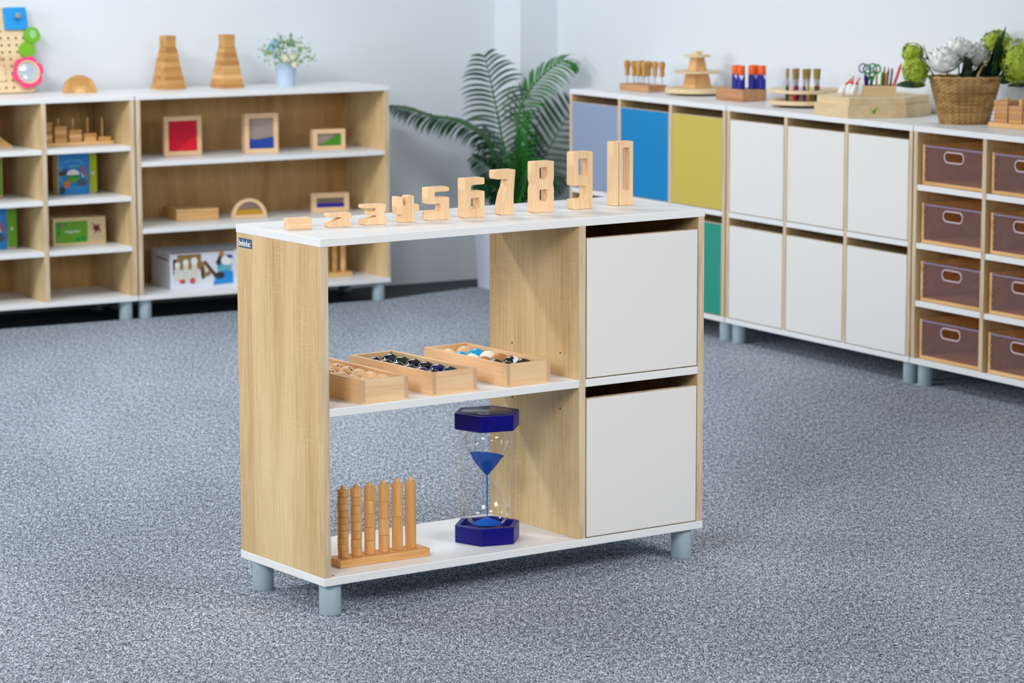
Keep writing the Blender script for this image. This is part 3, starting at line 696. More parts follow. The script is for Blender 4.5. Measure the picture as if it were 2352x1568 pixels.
# activity board leaning on the wall
lean = R(15); bd_ = thing('activity_board', 'pegboard activity board with blue door leaning on the wall', 'activity toy', (-0.270, 0.325, H + 0.0046), R(-1.0))
BWd, BHt = 0.52, 0.333
RM = Matrix.Rotation(-lean, 4, 'X')
def onboard(o): o.data.transform(RM); return o
holes = []
for r in range(12):
    for c in range(16):
        x = -0.026 - c * 0.0305; z = 0.020 + r * 0.0275
        if x < -BWd + 0.02 or z > BHt - 0.012: continue
        if (z > 0.225 and c < 3) or (z < 0.135 and c < 2) or (z < 0.205 and z > 0.13 and c < 1): continue
        holes.append(disc(x, z, 0.0052, 10))
onboard(plate('board', [fillet([(-BWd, 0), (0, 0, 0.02), (0, BHt - 0.10, 0.03), (-0.012, BHt - 0.06, 0.02), (-0.012, BHt, 0.02), (-BWd, BHt)], 0.02)] + holes, 0.016, M['pine'], bd_, bev=0.001))
onboard(MB().box(-BWd + 0.01, -0.02, 0.0162, 0.019, 0.012, BHt - 0.012).build('backing', M['hole'], bd_))
o = onboard(plate('blue_door', [fillet(rect(-0.100, 0.243, -0.008, 0.330), 0.008)], 0.010, M['sky'], bd_, bev=0.0012, at=(0, -0.0125, 0)))
mb = MB().lathe([(0.006, 0), (0.006, 0.010), (0.0105, 0.016), (0.0115, 0.022), (0.009, 0.027), (0, 0.029)], 0, 0, 24); mb.xf(Matrix.Translation((-0.050, -0.0125, 0.292)) @ Matrix.Rotation(PI / 2, 4, 'X'))
onboard(mb.build('knob', M['silver_label'], o, smooth=50))
for (x, z, w) in ((0.004, 0.218, True), (-0.020, 0.163, False)):
    g = onboard(plate('green_disc', [disc(x, z, 0.0325, 40)], 0.012, M['lime'], bd_, bev=0.0015, at=(0, -0.018 if w else -0.0125, 0)))
    if w:
        tm = plate_mesh([disc(x + 0.002, z + 0.004, 0.013, 20, 0, 2 * PI, 1.3)], 0.0006); tm.transform(Matrix.Translation((0, -0.0187, 0))); tm.materials.append(M['sage_print']); k = link('printed_spot', tm, g); onboard(k)
fx, fz = -0.030, 0.074
fl = onboard(plate('flower_ring', [[(fx + (0.051 + 0.012 * abs(math.cos(3 * a)) ** 0.6) * math.cos(a + 0.25), fz + (0.051 + 0.012 * abs(math.cos(3 * a)) ** 0.6) * math.sin(a + 0.25)) for a in [2 * PI * k / 96 for k in range(96)]], disc(fx, fz, 0.043, 48)], 0.012, M['pink'], bd_, bev=0.0015, at=(0, -0.022, 0)))
onboard(plate('inner_ring', [disc(fx, fz, 0.045, 48), disc(fx, fz, 0.0395, 48)], 0.013, M['pine'], fl, bev=0.001, at=(0, -0.0235, 0)))
mb = MB().lathe([(0.0398, 0), (0.030, 0.003), (0.016, 0.0052), (0, 0.006)], 0, 0, 40); mb.xf(Matrix.Translation((fx, -0.014, fz)) @ Matrix.Rotation(PI / 2, 4, 'X')); onboard(mb.build('round_mirror', M['mirror'], fl, smooth=60))
onboard(plate('number_card', [fillet(rect(-0.24, 0.044, -0.118, 0.104), 0.006)], 0.006, M['pine'], bd_, bev=0.001, at=(0, -0.0065, 0)))
onboard(plate('red_knob', [disc(-0.146, 0.134, 0.012, 20)], 0.012, M['red'], bd_, bev=0.001, at=(0, -0.0125, 0)))

# half round stacking blocks
t = thing('rainbow_stacker', 'solid half-round wooden rainbow beside the activity board', 'wooden toy', (-0.118, 0.262, H + 0.0003), R(-20))
rr = [0.066, 0.0505, 0.035, 0.0195]
for i, r in enumerate(rr):
    ri = rr[i + 1] + 0.0004 if i + 1 < len(rr) else 0
    o = [(r * math.cos(PI * k / 32), r * math.sin(PI * k / 32)) for k in range(33)]
    if ri: o += [(ri * math.cos(PI - PI * k / 32), ri * math.sin(PI - PI * k / 32)) for k in range(33)]
    MB().prism(o, -0.024, 0.024, 'Y').build('arch' if ri else 'half_disc', M['tan_z'] if i < 3 else M['tan_l'], t, bevel=0.0008)

# stepped towers
def tower(loc, rz, label, order):
    t = thing('stacking_tower', label, 'wooden tower', loc, rz, 'stepped wooden towers')
    w0, w1, n = 0.099, 0.050, 9; zz = 0.0003
    hs = 0.158 / n
    for k in range(n):
        w = w0 + (w1 - w0) * (k + 0.0) / n; wt = w0 + (w1 - w0) * (k + 1.0) / n; ox = random.uniform(-.0012, .0012)
        MB().box(ox - w / 2, ox + w / 2, -w / 2, w / 2, zz, zz + hs - 0.0002, taper=wt / w).build('tier', M[order[k % len(order)]], t)
        zz += hs
    MB().box(-0.0235, 0.0235, -0.0235, 0.0235, zz, zz + 0.050).build('top_block', M['tan_z'], t, bevel=0.0008)
    return t
tower((0.260, 0.280, H), R(10), 'stepped wooden tower left of the other, nearer the half-round', ['tan_z', 'tan_z', 'tan_d', 'tan_z', 'tan_d', 'tan_z', 'tan_d', 'tan_z', 'tan_d'])
tower((0.495, 0.240, H), R(6), 'stepped wooden tower next to the flower bucket', ['tan_d', 'tan_z', 'tan_l', 'tan_z', 'tan_z', 'tan_d', 'tan_z', 'tan_d', 'tan_z'])

# flower arrangement in a small bucket
t = thing('flower_pot', 'small pale blue metal bucket of artificial flowers', 'flower pot', (0.728, 0.195, H + 0.0003), 0)
MB().lathe([(0.036, 0), (0.0365, 0.003), (0.0445, 0.086), (0.0465, 0.088), (0.0465, 0.0925), (0.0435, 0.0925), (0.042, 0.085), (0, 0.082)], 0, 0, 36).build('bucket', M['bucket'], t, smooth=40)
rnd = random.Random(3)
mb = MB(); mb2 = MB()
for k in range(230):
    az = rnd.uniform(0, 2 * PI); el = rnd.uniform(-0.25, 1.5); rad = 0.062 + 0.045 * rnd.random()
    c = Vector((math.cos(az) * math.cos(el) * rad * 1.15, math.sin(az) * math.cos(el) * rad * 1.1, 0.105 + math.sin(el) * rad * 0.92))
    d = Vector((rnd.uniform(-1, 1), rnd.uniform(-1, 1), rnd.uniform(-0.4, 1))).normalized(); s = d.orthogonal().normalized() * rnd.uniform(0.003, 0.007); L = rnd.uniform(0.012, 0.026)
    b = mb if k % 3 else mb2
    u = d.cross(s).normalized() * 0.003
    b.poly([c, c + d * L * 0.5 + s + u, c + d * L, c + d * L * 0.5 - s + u])
for k in range(16):
    az = rnd.uniform(0, 2 * PI); mb.tube([(0.01 * math.cos(az), 0.01 * math.sin(az), 0.08), (0.04 * math.cos(az), 0.04 * math.sin(az), 0.125), (0.075 * math.cos(az), 0.075 * math.sin(az), 0.125 + rnd.uniform(0, 0.04))], 0.0012, 5)
M['sage'] = plain('sage_leaf', S(150, 178, 150), 0.6, vary=0.25, vscale=50); M['palegreen'] = plain('pale_green_leaf', S(120, 158, 84), 0.6, vary=0.3, vscale=50)
mb.build('foliage', M['palegreen'], t); mb2.build('sage_sprigs', M['sage'], t)
M['bluebloom'] = plain('blue_bloom', S(146, 196, 212), 0.6, vary=0.15, vscale=60); M['creambloom'] = plain('cream_bloom', S(226, 228, 190), 0.6, vary=0.08, vscale=60)
cr_ = Vector((0.866, -0.5, 0)); cf = Vector((0.5, 0.866, 0))
for (a, z, r, mk, e) in ((-0.042, 0.166, 0.022, 'bluebloom', -0.02), (-0.052, 0.150, 0.015, 'bluebloom', -0.05), (0.004, 0.113, 0.0165, 'creambloom', -0.07), (0.036, 0.116, 0.018, 'creambloom', -0.06), (0.040, 0.090, 0.0165, 'creambloom', -0.052), (0.02, 0.17, 0.018, 'sage', 0.0)):
    c = cr_ * a + cf * e; m2 = MB()
    for k in range(26):
        d = Vector((rnd.gauss(0, 1), rnd.gauss(0, 1), rnd.gauss(0, 1) + 0.4)).normalized(); s = d.orthogonal().normalized() * r * 0.55; u = d.cross(s)
        p0 = Vector((c.x, c.y, z)) + d * r * 0.62
        m2.poly([p0 - s + d * r * 0.25, p0 - u - d * r * 0.15, p0 + s + d * r * 0.25, p0 + u * 1.0 + d * r * 0.2])
    m2.sphere((c.x, c.y, z), r * 0.72, 12, 8)
    m2.build('blossom', M[mk], t)

# framed sensory panels on the two shelves
def frame_panel(loc, rz, label, w, h, d, b, fills, clearm):
    t = thing('sensory_window', label, 'sensory frame', loc, rz, 'framed panels in the wide shelf unit')
    plate('frame', [fillet(rect(0, 0.0003, w, h), 0.002), fillet(rect(b, b, w - b, h - b), 0.001)], d, M['beech_x'], t, bev=0.001)
    e = 0.0004
    MB().box(b + e, w - b - e, d * 0.22, d * 0.28, b + e, h - b - e).build('clear_pane', clearm, t)
    if fills:
        mk, pts = fills; MB().prism([(b + e + x * (w - 2 * b - 2 * e), b + e + z * (h - 2 * b - 2 * e)) for x, z in pts], d * 0.10, d * 0.20, 'Y').build('coloured_fill', M[mk], t)
    return t
M['redpane'] = plain('red_pane', S(206, 6, 44), 0.2, vary=0.05); M['greypane'] = clear('frosted_pane', (0.86, 0.83, 0.82), 0.05, 0.2, haze=0.35, hazecol=(0.62, 0.55, 0.52))
M['clearpane'] = clear('clear_pane', (0.9, 0.9, 0.9), 0.06, 0.1, haze=0.08)
t = frame_panel((0.196, 0.182, S3(1)), R(-1), 'square beech frame with solid red pane on upper shelf', 0.158, 0.155, 0.022, 0.0185, None, M['redpane'])
MB().prism([(0.05, 0.0195), (0.139, 0.0195), (0.139, 0.085)], 0.0042, 0.0047, 'Y').build('red_triangle', M['redframe'], t)
M['sand_blue'] = plain('royal_blue_sand', S(26, 66, 158), 0.8, vary=0.06, vscale=300)
frame_panel((0.520, 0.138, S3(1)), R(-8), 'square beech frame with blue sand at the bottom, upper shelf', 0.138, 0.157, 0.048, 0.0185, ('sand_blue', [(0, 0), (1, 0), (1, 0.38), (0.85, 0.355), (0.6, 0.32), (0.35, 0.29), (0.15, 0.305), (0, 0.31)]), M['greypane'])
frame_panel((0.822, 0.142, S3(1)), R(-8), 'low beech frame with green sand on the upper shelf', 0.134, 0.082, 0.048, 0.017, ('greensand', [(0.05, 0), (1, 0), (1, 1.0), (0.85, 0.92), (0.5, 0.45), (0.2, 0.12)]), M['greypane'])
frame_panel((0.838, 0.196, S3(0)), R(-10), 'low beech frame with dark blue liquid on the lower shelf', 0.156, 0.078, 0.028, 0.020, ('royal', [(0, 0), (1, 0), (1, 0.42), (0, 0.42)]), M['clearpane'])
# arch frame with yellow fill
t = thing('arch_frame', 'half-round beech frame with yellow pane on the lower shelf', 'sensory frame', (0.540, 0.148, S3(0)), R(-12), 'framed panels in the wide shelf unit')
Ro, Ri = 0.072, 0.053
ol = [(Ro * math.cos(PI * k / 32), 0.0003 + 0.078 / 0.072 * Ro * math.sin(PI * k / 32)) for k in range(33)]
il = [(Ri * math.cos(PI * k / 32), 0.014 + Ri * 0.96 * math.sin(PI * k / 32)) for k in range(33)]
plate('frame', [ol, il], 0.028, M['beech_x'], t, bev=0.001)
MB().prism([(p[0] * 0.99, 0.0145 + (p[1] - 0.014) * 0.98) for p in il], 0.006, 0.0075, 'Y').build('clear_pane', M['clearpane'], t)
MB().prism([(-0.0515, 0.0146), (0.0515, 0.0146), (0.045, 0.034), (-0.045, 0.034)], 0.002, 0.0055, 'Y').build('coloured_fill', M['yellowsand'], t)
# flat box, carton, peg stand
t = thing('flat_box', 'flat tan wooden box on the lower shelf of the wide unit', 'wooden box', (0.246, 0.192, S3(0)), R(-7))
MB().box(0, 0.172, 0, 0.165, 0.0003, 0.034).build('box_body', M['tan_l'], t, bevel=0.001); MB().box(0, 0.172, 0, 0.165, 0.0345, 0.0455).build('lid', M['tan_l'], t, bevel=0.001)
t = thing('game_carton', 'white printed cardboard carton on the bottom of the wide unit', 'carton', (0.174, 0.098, ZB + 0.0002), R(-2))
CW, CD, CHh = 0.400, 0.20, 0.146
MB().box(0, CW, 0, CD, 0, CHh).build('carton_body', M['carton'], t, bevel=0.001)
it = [('art_tan', rect(0.030, 0.075, 0.130, 0.134)), ('art_dark', rect(0.012, 0.078, 0.030, 0.118)), ('art_grey', rect(0.012, 0.058, 0.017, 0.080)), ('brownstrip', rect(0.0, 0.140, 0.27, 0.1455)),
      ('art_cream', rect(0.020, 0.034, 0.040, 0.096)), ('art_white', disc(0.030, 0.096, 0.011)), ('art_cream', rect(0.054, 0.030, 0.076, 0.104)), ('art_white', disc(0.065, 0.104, 0.012)), ('art_cream', rect(0.088, 0.026, 0.112, 0.108)), ('art_white', disc(0.100, 0.108, 0.014)),
      ('art_red', disc(0.050, 0.030, 0.013, 16, 0, 2 * PI, 0.7)), ('art_red', disc(0.092, 0.031, 0.012, 16)), ('art_tan', [(0.120, 0.104), (0.146, 0.104), (0.176, 0.060), (0.160, 0.046), (0.130, 0.040)]), ('art_dark', [(0.140, 0.108), (0.150, 0.104), (0.198, 0.044), (0.186, 0.036)]), ('art_dark', [(0.128, 0.084), (0.136, 0.084), (0.142, 0.038), (0.132, 0.034)]), ('art_cream', [(0.140, 0.088), (0.148, 0.084), (0.160, 0.066), (0.148, 0.058)]),
      ('art_teal', disc(0.226, 0.076, 0.030, 20)), ('art_blue', [(0.176, 0.010), (0.262, 0.014), (0.262, 0.058), (0.226, 0.066), (0.190, 0.040)]), ('art_brown', [(0.190, 0.096), (0.208, 0.132), (0.222, 0.126), (0.206, 0.082)]), ('art_dark', [(0.190, 0.096), (0.204, 0.116), (0.212, 0.100), (0.204, 0.080)]), ('art_orange', disc(0.214, 0.130, 0.010)),
      ('art_white', disc(0.236, 0.104, 0.024, 20, 0, 2 * PI, 0.8)), ('royal', [(0.228, 0.126), (0.258, 0.124), (0.260, 0.110), (0.246, 0.112)]), ('art_dark', disc(0.206, 0.046, 0.020, 18, 0, 2 * PI, 0.7)),
      ('art_orange', rect(0.288, 0.070, 0.390, 0.102)), ('art_red', rect(0.288, 0.060, 0.390, 0.070)), ('art_orange', rect(0.288, 0.046, 0.390, 0.060))]
art('printed_front', t, it)
mb = MB(); mb.poly([(-0.0004, 0.02, 0.118), (-0.0004, 0.15, 0.118), (-0.0004, 0.15, 0.112), (-0.0004, 0.02, 0.112)]); mb.build('printed_side', M['brownstrip'], t)
t = thing('peg_stand', 'tan stand of wooden columns on the bottom of the wide unit', 'peg stand', (0.745, 0.138, ZB + 0.0002), R(-2))
MB().box(0, 0.238, 0, 0.055, 0, 0.017).build('base', M['tan_l'], t, bevel=0.001)
for k in range(6):
    MB().cyl(0.022 + k * 0.0375, 0.028, 0.0165, 0.172, 0.0125, seg=24, ch=0.001).build('column', M['tan_l'] if k % 2 else M['tan_z'], t, smooth=40)

# ------------------------------------------------------------------ things on the right wall units (local axes: x towards camera, y towards wall)
def rot(v, a): return Vector((v[0] * math.cos(a) - v[1] * math.sin(a), v[0] * math.sin(a) + v[1] * math.cos(a), v[2] if len(v) > 2 else 0))
HZ = H + 0.0003
# handled tools in a block
ka = R(-88); kb = Vector((1.737, -0.690, HZ))
t = thing('tool_block', 'reddish wooden block holding handled tools above the lavender door', 'tool holder', kb, ka)
MB().box(0, 0.196, 0, 0.085, 0, 0.026).build('block', M['brownblock'], t, bevel=0.001)
rnd = random.Random(5); kk = 0
for (lx, ly, tilt) in ((0.016, 0.030, 0), (0.074, 0.020, 0), (0.082, 0.058, 0), (0.118, 0.026, 0), (0.134, 0.062, 0), (0.160, 0.022, 0), (0.176, 0.052, 0), (0.182, 0.030, 0)):
    pass
spots = [(0.020, 0.022), (0.070, 0.020), (0.100, 0.020), (0.140, 0.020), (0.060, 0.062), (0.105, 0.064), (0.145, 0.066), (0.184, 0.072)]
wrd = ['front row, farthest left', 'front row, second', 'front row, third', 'front row, fourth', 'back row, first', 'back row, second', 'back row, third', 'back row, last on the right']
def toolmesh():
    hd_ = [(0.0055, 0.030), (0.0090, 0.032), (0.0100, 0.040), (0.0084, 0.048), (0.0100, 0.060), (0.0128, 0.074), (0.0124, 0.083), (0.0080, 0.0885), (0, 0.0895)]
    return hd_
base_t = None
for (lx, ly), w in zip(spots, wrd):
    p = kb + rot((lx, ly, 0), ka)
    if base_t is None:
        r = thing('handled_tool', '', 'hand tool', p, 0, 'handled tools in the block')
        MB().cyl(0, 0, 0.0262, 0.065, 0.0016, seg=8).build('shaft', M['steel'], r, smooth=40)
        MB().lathe([(a, b + 0.026) for a, b in toolmesh()], 0, 0, 20).build('handle', M['handle_wood'], r, smooth=50); base_t = r
    else: r = dup(base_t, p, rnd.uniform(0, 6))
    r['label'] = 'turned wooden tool handle standing in the block, ' + w
# tiered stand
t = thing('tiered_stand', 'pale plywood stand with two round tiers on a round base', 'display stand', (1.844, -1.072, HZ), R(-88))
MB().cyl(0, 0, 0, 0.008, 0.075, seg=40).build('turntable', M['black'], t, smooth=40)
MB().cyl(0, 0, 0.008, 0.026, 0.122, seg=64, ch=0.002).build('base_disc', M['pine'], t, smooth=40)
MB().box(-0.041, 0.041, -0.041, 0.041, 0.026, 0.082, taper=0.74).build('lower_post', M['tan_l'], t, bevel=0.001)
MB().cyl(0, 0, 0.0815, 0.0895, 0.086, seg=56, ch=0.001).build('tier', M['pine'], t, smooth=40)
MB().box(-0.0275, 0.0275, -0.0275, 0.0275, 0.0892, 0.142, taper=0.70).build('upper_post', M['tan_l'], t, bevel=0.001)
MB().cyl(0, 0, 0.1415, 0.1495, 0.049, seg=48, ch=0.001).build('tier', M['pine'], t, smooth=40)
MB().box(-0.0155, 0.0155, -0.0155, 0.0155, 0.149, 0.164, taper=0.85).build('knob', M['pine'], t, bevel=0.002)
# glue sticks in a block
ga = R(-90); gb = Vector((1.7515, -1.336, HZ))
t = thing('glue_block', 'brown wooden block holding orange capped glue sticks', 'holder', gb, ga)
MB().box(0, 0.178, 0, 0.105, 0, 0.0435).build('block', M['brownblock'], t, bevel=0.001)
gs = None
for i, (lx, ly, w) in enumerate(((0.088, 0.030, 'front left'), (0.132, 0.022, 'front, tallest looking in the middle'), (0.142, 0.066, 'right of the middle'), (0.120, 0.088, 'behind the front ones'), (0.168, 0.090, 'standing apart at right'))):
    p = gb + rot((lx, ly, 0.0438), ga)
    if gs is None:
        gs = thing('glue_stick', '', 'glue stick', p, 0, 'glue sticks in the block')
        MB().lathe([(0.0152, 0), (0.0152, 0.052), (0.0130, 0.053), (0.0130, 0.056)], 0, 0, 28).build('tube', M['royal'], gs, smooth=40)
        mb = MB(); mb.lathe([(0.0146, 0.0535), (0.0150, 0.055), (0.0150, 0.0845), (0.0138, 0.086), (0, 0.086)], 0, 0, 28).build('cap', M['orange'], gs, smooth=40)
        mb = MB()
        n = 8
        for j in range(n):                                              # pale logo wedge wrapped on the tube
            a0 = -2.6 + j * 0.16; a1 = a0 + 0.16; hh = 0.018 * (1 - abs(j + 0.5 - n / 2) / (n / 2))
            mb.poly([(0.0154 * math.cos(a0), 0.0154 * math.sin(a0), 0.051 - hh), (0.0154 * math.cos(a1), 0.0154 * math.sin(a1), 0.051 - hh), (0.0154 * math.cos(a1), 0.0154 * math.sin(a1), 0.051), (0.0154 * math.cos(a0), 0.0154 * math.sin(a0), 0.051)])
        mb.build('printed_label', M['white'], gs); r = gs
    else: r = dup(gs, p, rnd.uniform(-0.9, 0.9))
    r['label'] = 'blue glue stick with orange cap, ' + w
# brush carousel
bc = Vector((1.820, -1.803, HZ))
t = thing('brush_carousel', 'round two-tier plywood carousel holding paint brushes', 'brush holder', bc, R(-88))
MB().cyl(0, 0, 0, 0.009, 0.088, seg=48).build('turntable', M['black'], t, smooth=40)
MB().cyl(0, 0, 0.009, 0.024, 0.128, seg=72, ch=0.002).build('lower_disc', M['pine'], t, smooth=40)
MB().box(-0.05, 0.05, -0.05, 0.05, 0.0238, 0.050).build('post', M['tan_l'], t, bevel=0.001)
MB().cyl(0, 0, 0.0498, 0.062, 0.128, seg=72, ch=0.002).build('upper_disc', M['pine'], t, smooth=40)
br = {}
cl = Vector((-0.5, -0.866, 0)); crr = Vector((0.866, -0.5, 0))
for i, (a, e, hc, w, wd) in enumerate(((-0.070, 0.082, 'dkgreen', 0.6, 'thin green handled paint brush, leftmost'), (-0.045, 0.098, 'red', 1.0, 'broad red handled paint brush'), (-0.034, 0.070, 'royal', 0.8, 'blue handled brush behind the red one'),
        (-0.012, 0.104, 'royal', 0.75, 'blue handled paint brush in the middle'), (0.004, 0.088, 'yellow', 0.9, 'yellow handled paint brush behind the blue one'), (0.030, 0.098, 'dkgreen', 1.05, 'broad green handled paint brush at right'), (0.040, 0.080, 'red', 0.8, 'red handled brush behind the broad green one'))):
    p = bc + crr * a + cl * e
    r = thing('paint_brush', wd + ' in the carousel', 'paint brush', (p.x, p.y, H + 0.0245), R(-30), 'paint brushes in the carousel')
    MB().lathe([(0.0035, 0), (0.0060, 0.012), (0.0062, 0.040), (0.0045, 0.055)], 0, 0, 14, sx=1.0, sy=0.8).build('handle', M[hc], r, smooth=50)
    MB().lathe([(0.0048, 0.0535), (0.0050, 0.064), (0.0062 * w + 0.001, 0.078)], 0, 0, 16, sx=1.1, sy=0.6).build('ferrule', M['ferrule'], r, smooth=50)
    MB().lathe([(0.0062 * w + 0.0004, 0.0775), (0.0078 * w, 0.092), (0.0090 * w, 0.1125), (0.0072 * w, 0.1145)], 0, 0, 16, sx=1.15, sy=0.6).build('bristles', M['bristle'], r, smooth=50)

# craft box with pens, scissors and bottles
cb = Vector((1.780, -2.272, HZ)); ca = R(-97)
t = thing('craft_box', 'large low six-sided plywood box with a smaller caddy on top', 'craft box', cb, ca)
def sixbox(name, hx, hy, cut, z0, z1, parent, mat, inner=None):
    o = [(-hx + cut, -hy), (hx - cut, -hy), (hx, -hy + cut * 1.3), (hx, hy - cut), (hx - cut, hy), (-hx + cut, hy), (-hx, hy - cut), (-hx, -hy + cut * 1.3)]
    return MB().prism(o, z0, z1).build(name, mat, parent, bevel=0.001)
hexb = [(-0.118, -0.168), (0.094, -0.176), (0.190, -0.052), (0.150, 0.150), (-0.118, 0.160), (-0.205, 0.0)]
# outline taken in room axes: corners seen along the front of the box
pts = [(1.612, -2.150), (1.607, -2.352), (1.790, -2.436), (1.955, -2.360), (1.955, -2.160), (1.785, -2.075)]
loc_ = [rot((x - cb.x, y - cb.y, 0), -ca) for x, y in pts]
MB().prism([(v.x, v.y) for v in loc_][::-1], 0, 0.043).build('box_body', M['pine'], t, bevel=0.0012)
MB().prism([(v.x * 0.955, v.y * 0.955) for v in loc_][::-1], 0.0428, 0.068).build('box_rim', M['pine'], t, bevel=0.0012)
mb = MB(); lv = (loc_[1] * 0.56 + loc_[2] * 0.44); dr = (loc_[2] - loc_[1]).normalized(); nr = Vector((dr.y, -dr.x, 0)); 
if nr.dot(lv) < 0: nr = -nr
def onface(u, z): q = lv + dr * u + nr * 0.0006; return (q.x, q.y, z)
for (u, z, r_) in ((0, 0.020, 0.006), (0.006, 0.027, 0.0035), (-0.010, 0.031, 0.0022), (0.014, 0.033, 0.0022)):
    mb.poly([onface(u + r_ * math.cos(2 * PI * k / 12), z + r_ * 1.2 * math.sin(2 * PI * k / 12)) for k in range(12)])
mb.build('printed_mark', M['art_green'], t)
# caddy on the box, open at the top
cdp = Vector((1.700, -2.312, H + 0.0686)); cda = R(-32)
t = thing('pencil_caddy', 'small open plywood caddy on the craft box, full of pens', 'caddy', cdp, cda)
cwid, cdep, chh = 0.112, 0.075, 0.036
for nm_, bx in (('side_board', (0, 0.006, 0, cdep)), ('side_board', (cwid - 0.006, cwid, 0, cdep)), ('end_board', (0.006, cwid - 0.006, 0, 0.006)), ('end_board', (0.006, cwid - 0.006, cdep - 0.006, cdep)), ('bottom_panel', (0.006, cwid - 0.006, 0.006, cdep - 0.006))):
    MB().box(*bx, 0, chh if 'bottom' not in nm_ else 0.005).build(nm_, M['pine'], t)
def cad(u, v, z=0): q = rot((u, v, 0), cda); return Vector((cdp.x + q.x, cdp.y + q.y, cdp.z + z))
def scissors(u, v, tilt, mat, label, s=1.0):
    r = thing('scissors', label, 'scissors', cad(u, v, 0.006), cda + R(tilt)); 
    for sg in (-1, 1):
        mb = MB(); c = (sg * 0.0165 * s, 0.0855 * s)
        mb.tube([(c[0] + 0.0125 * s * math.cos(a), sg * 0.002, c[1] + 0.0145 * s * math.sin(a)) for a in [2 * PI * k / 20 for k in range(21)]], 0.0030 * s, 8, cap=False)
        mb.tube([(sg * 0.010 * s, sg * 0.002, 0.073 * s), (sg * 0.005 * s, sg * 0.002, 0.055 * s), (0, sg * 0.002, 0.042 * s)], [0.0036 * s, 0.0042 * s, 0.004 * s], 8)
        hd = mb.build('handle', mat, r, smooth=50)
        MB().prism([(-0.004 * s, 0.046 * s), (0.004 * s, 0.046 * s), (0.001 * s - sg * 0.001, 0.002)], sg * 0.002 - 0.0008, sg * 0.002 + 0.0008, 'Y').build('blade', M['steel'], r)
    return r
scissors(0.030, 0.022, 0, M['green'], 'green handled scissors in the caddy', 1.0)
scissors(0.006 + 0.012, 0.050, 0, M['lilac'], 'lilac handled scissors behind the green pair', 1.02)
def stick(u, v, h, r0, mk, label, dx=0.0, dy=0.0, tip=None, nm='pen', cat='pen'):
    b_ = cad(u, v, 0.0056)
    r = thing(nm, label, cat, b_, cda, 'pens and pencils in the caddy')
    MB().tube([(0, 0, 0), (dx * 0.85, dy * 0.85, h * 0.85)], r0, 10).build('barrel', M[mk], r, smooth=40)
    MB().tube([(dx * 0.85, dy * 0.85, h * 0.85), (dx * 0.97, dy * 0.97, h * 0.97), (dx, dy, h)], [r0, r0 * 0.6, r0 * 0.3], 10).build('tip', M[tip or mk], r, smooth=40)
for i, a in enumerate(((0.048, 0.040, 0.086, 0.0034, 'yellow', 'yellow pencil between the green scissor handles', 0, 0, 'art_orange'), (0.062, 0.022, 0.078, 0.0045, 'green', 'green pen standing beside the green scissors', 0.004, 0, None), (0.066, 0.048, 0.092, 0.003, 'art_orange', 'orange brown pencil in the caddy', 0.010, 0, 'art_dark'),
        (0.078, 0.030, 0.074, 0.007, 'handle_wood', 'thick wooden handle standing at front of the caddy', 0.003, 0, None), (0.084, 0.052, 0.090, 0.0036, 'art_dark', 'dark pen at the right of the caddy', 0.006, 0, 'art_red'), (0.092, 0.044, 0.086, 0.0036, 'art_grey', 'grey pen at the right end of the caddy', 0.010, 0, 'art_dark'),
        (0.074, 0.060, 0.094, 0.003, 'pink', 'pink pencil at the back of the caddy', 0.002, 0, None), (0.096, 0.058, 0.088, 0.0034, 'dkgreen', 'dark green pen at the back right of the caddy', 0.006, 0, 'art_brown'), (0.096, 0.026, 0.104, 0.0048, 'redor', 'long orange red pen slanting right out of the caddy', 0.034, 0.0, None),
        (0.016, 0.030, 0.066, 0.0052, 'dkgreen', 'green marker at left of the caddy', -0.004, 0, None), (0.012, 0.018, 0.066, 0.0045, 'royal', 'blue marker at the left end of the caddy', -0.006, 0, None), (0.028, 0.056, 0.060, 0.0045, 'art_dark', 'black marker behind the green marker', 0.004, 0, None))):
    stick(*a)
# white bottles with red caps leaning on the caddy
bcol = Vector((0.866, -0.5, 0))
for i, (p, dx, lab, s) in enumerate((((1.648, -2.250), 0.62, 'white glue bottle with red cap leaning at the left', 1.0), ((1.668, -2.270), 0.28, 'white glue bottle with upright red nozzle by the caddy', 1.0), ((1.664, -2.296), 0.42, 'white glue bottle with red cap nearest the caddy', 0.9))):
    r = thing('glue_bottle', lab, 'glue bottle', (p[0], p[1], H + 0.0690 + 0.006), 0, 'white glue bottles on the craft box')
    q = Matrix.Rotation(dx, 4, Vector((0.5, 0.866, 0)))
    mb = MB().lathe([(0.011 * s, 0), (0.0125 * s, 0.002), (0.0125 * s, 0.030), (0.006 * s, 0.037)], 0, 0, 20); mb.xf(q); mb.build('bottle', M['white'], r, smooth=45)
    mb = MB().lathe([(0.0068 * s, 0.036), (0.0062 * s, 0.043), (0.0034 * s, 0.046), (0.002 * s, 0.064), (0, 0.065)], 0, 0, 16); mb.xf(q); mb.build('cap', M['redor'], r, smooth=45)

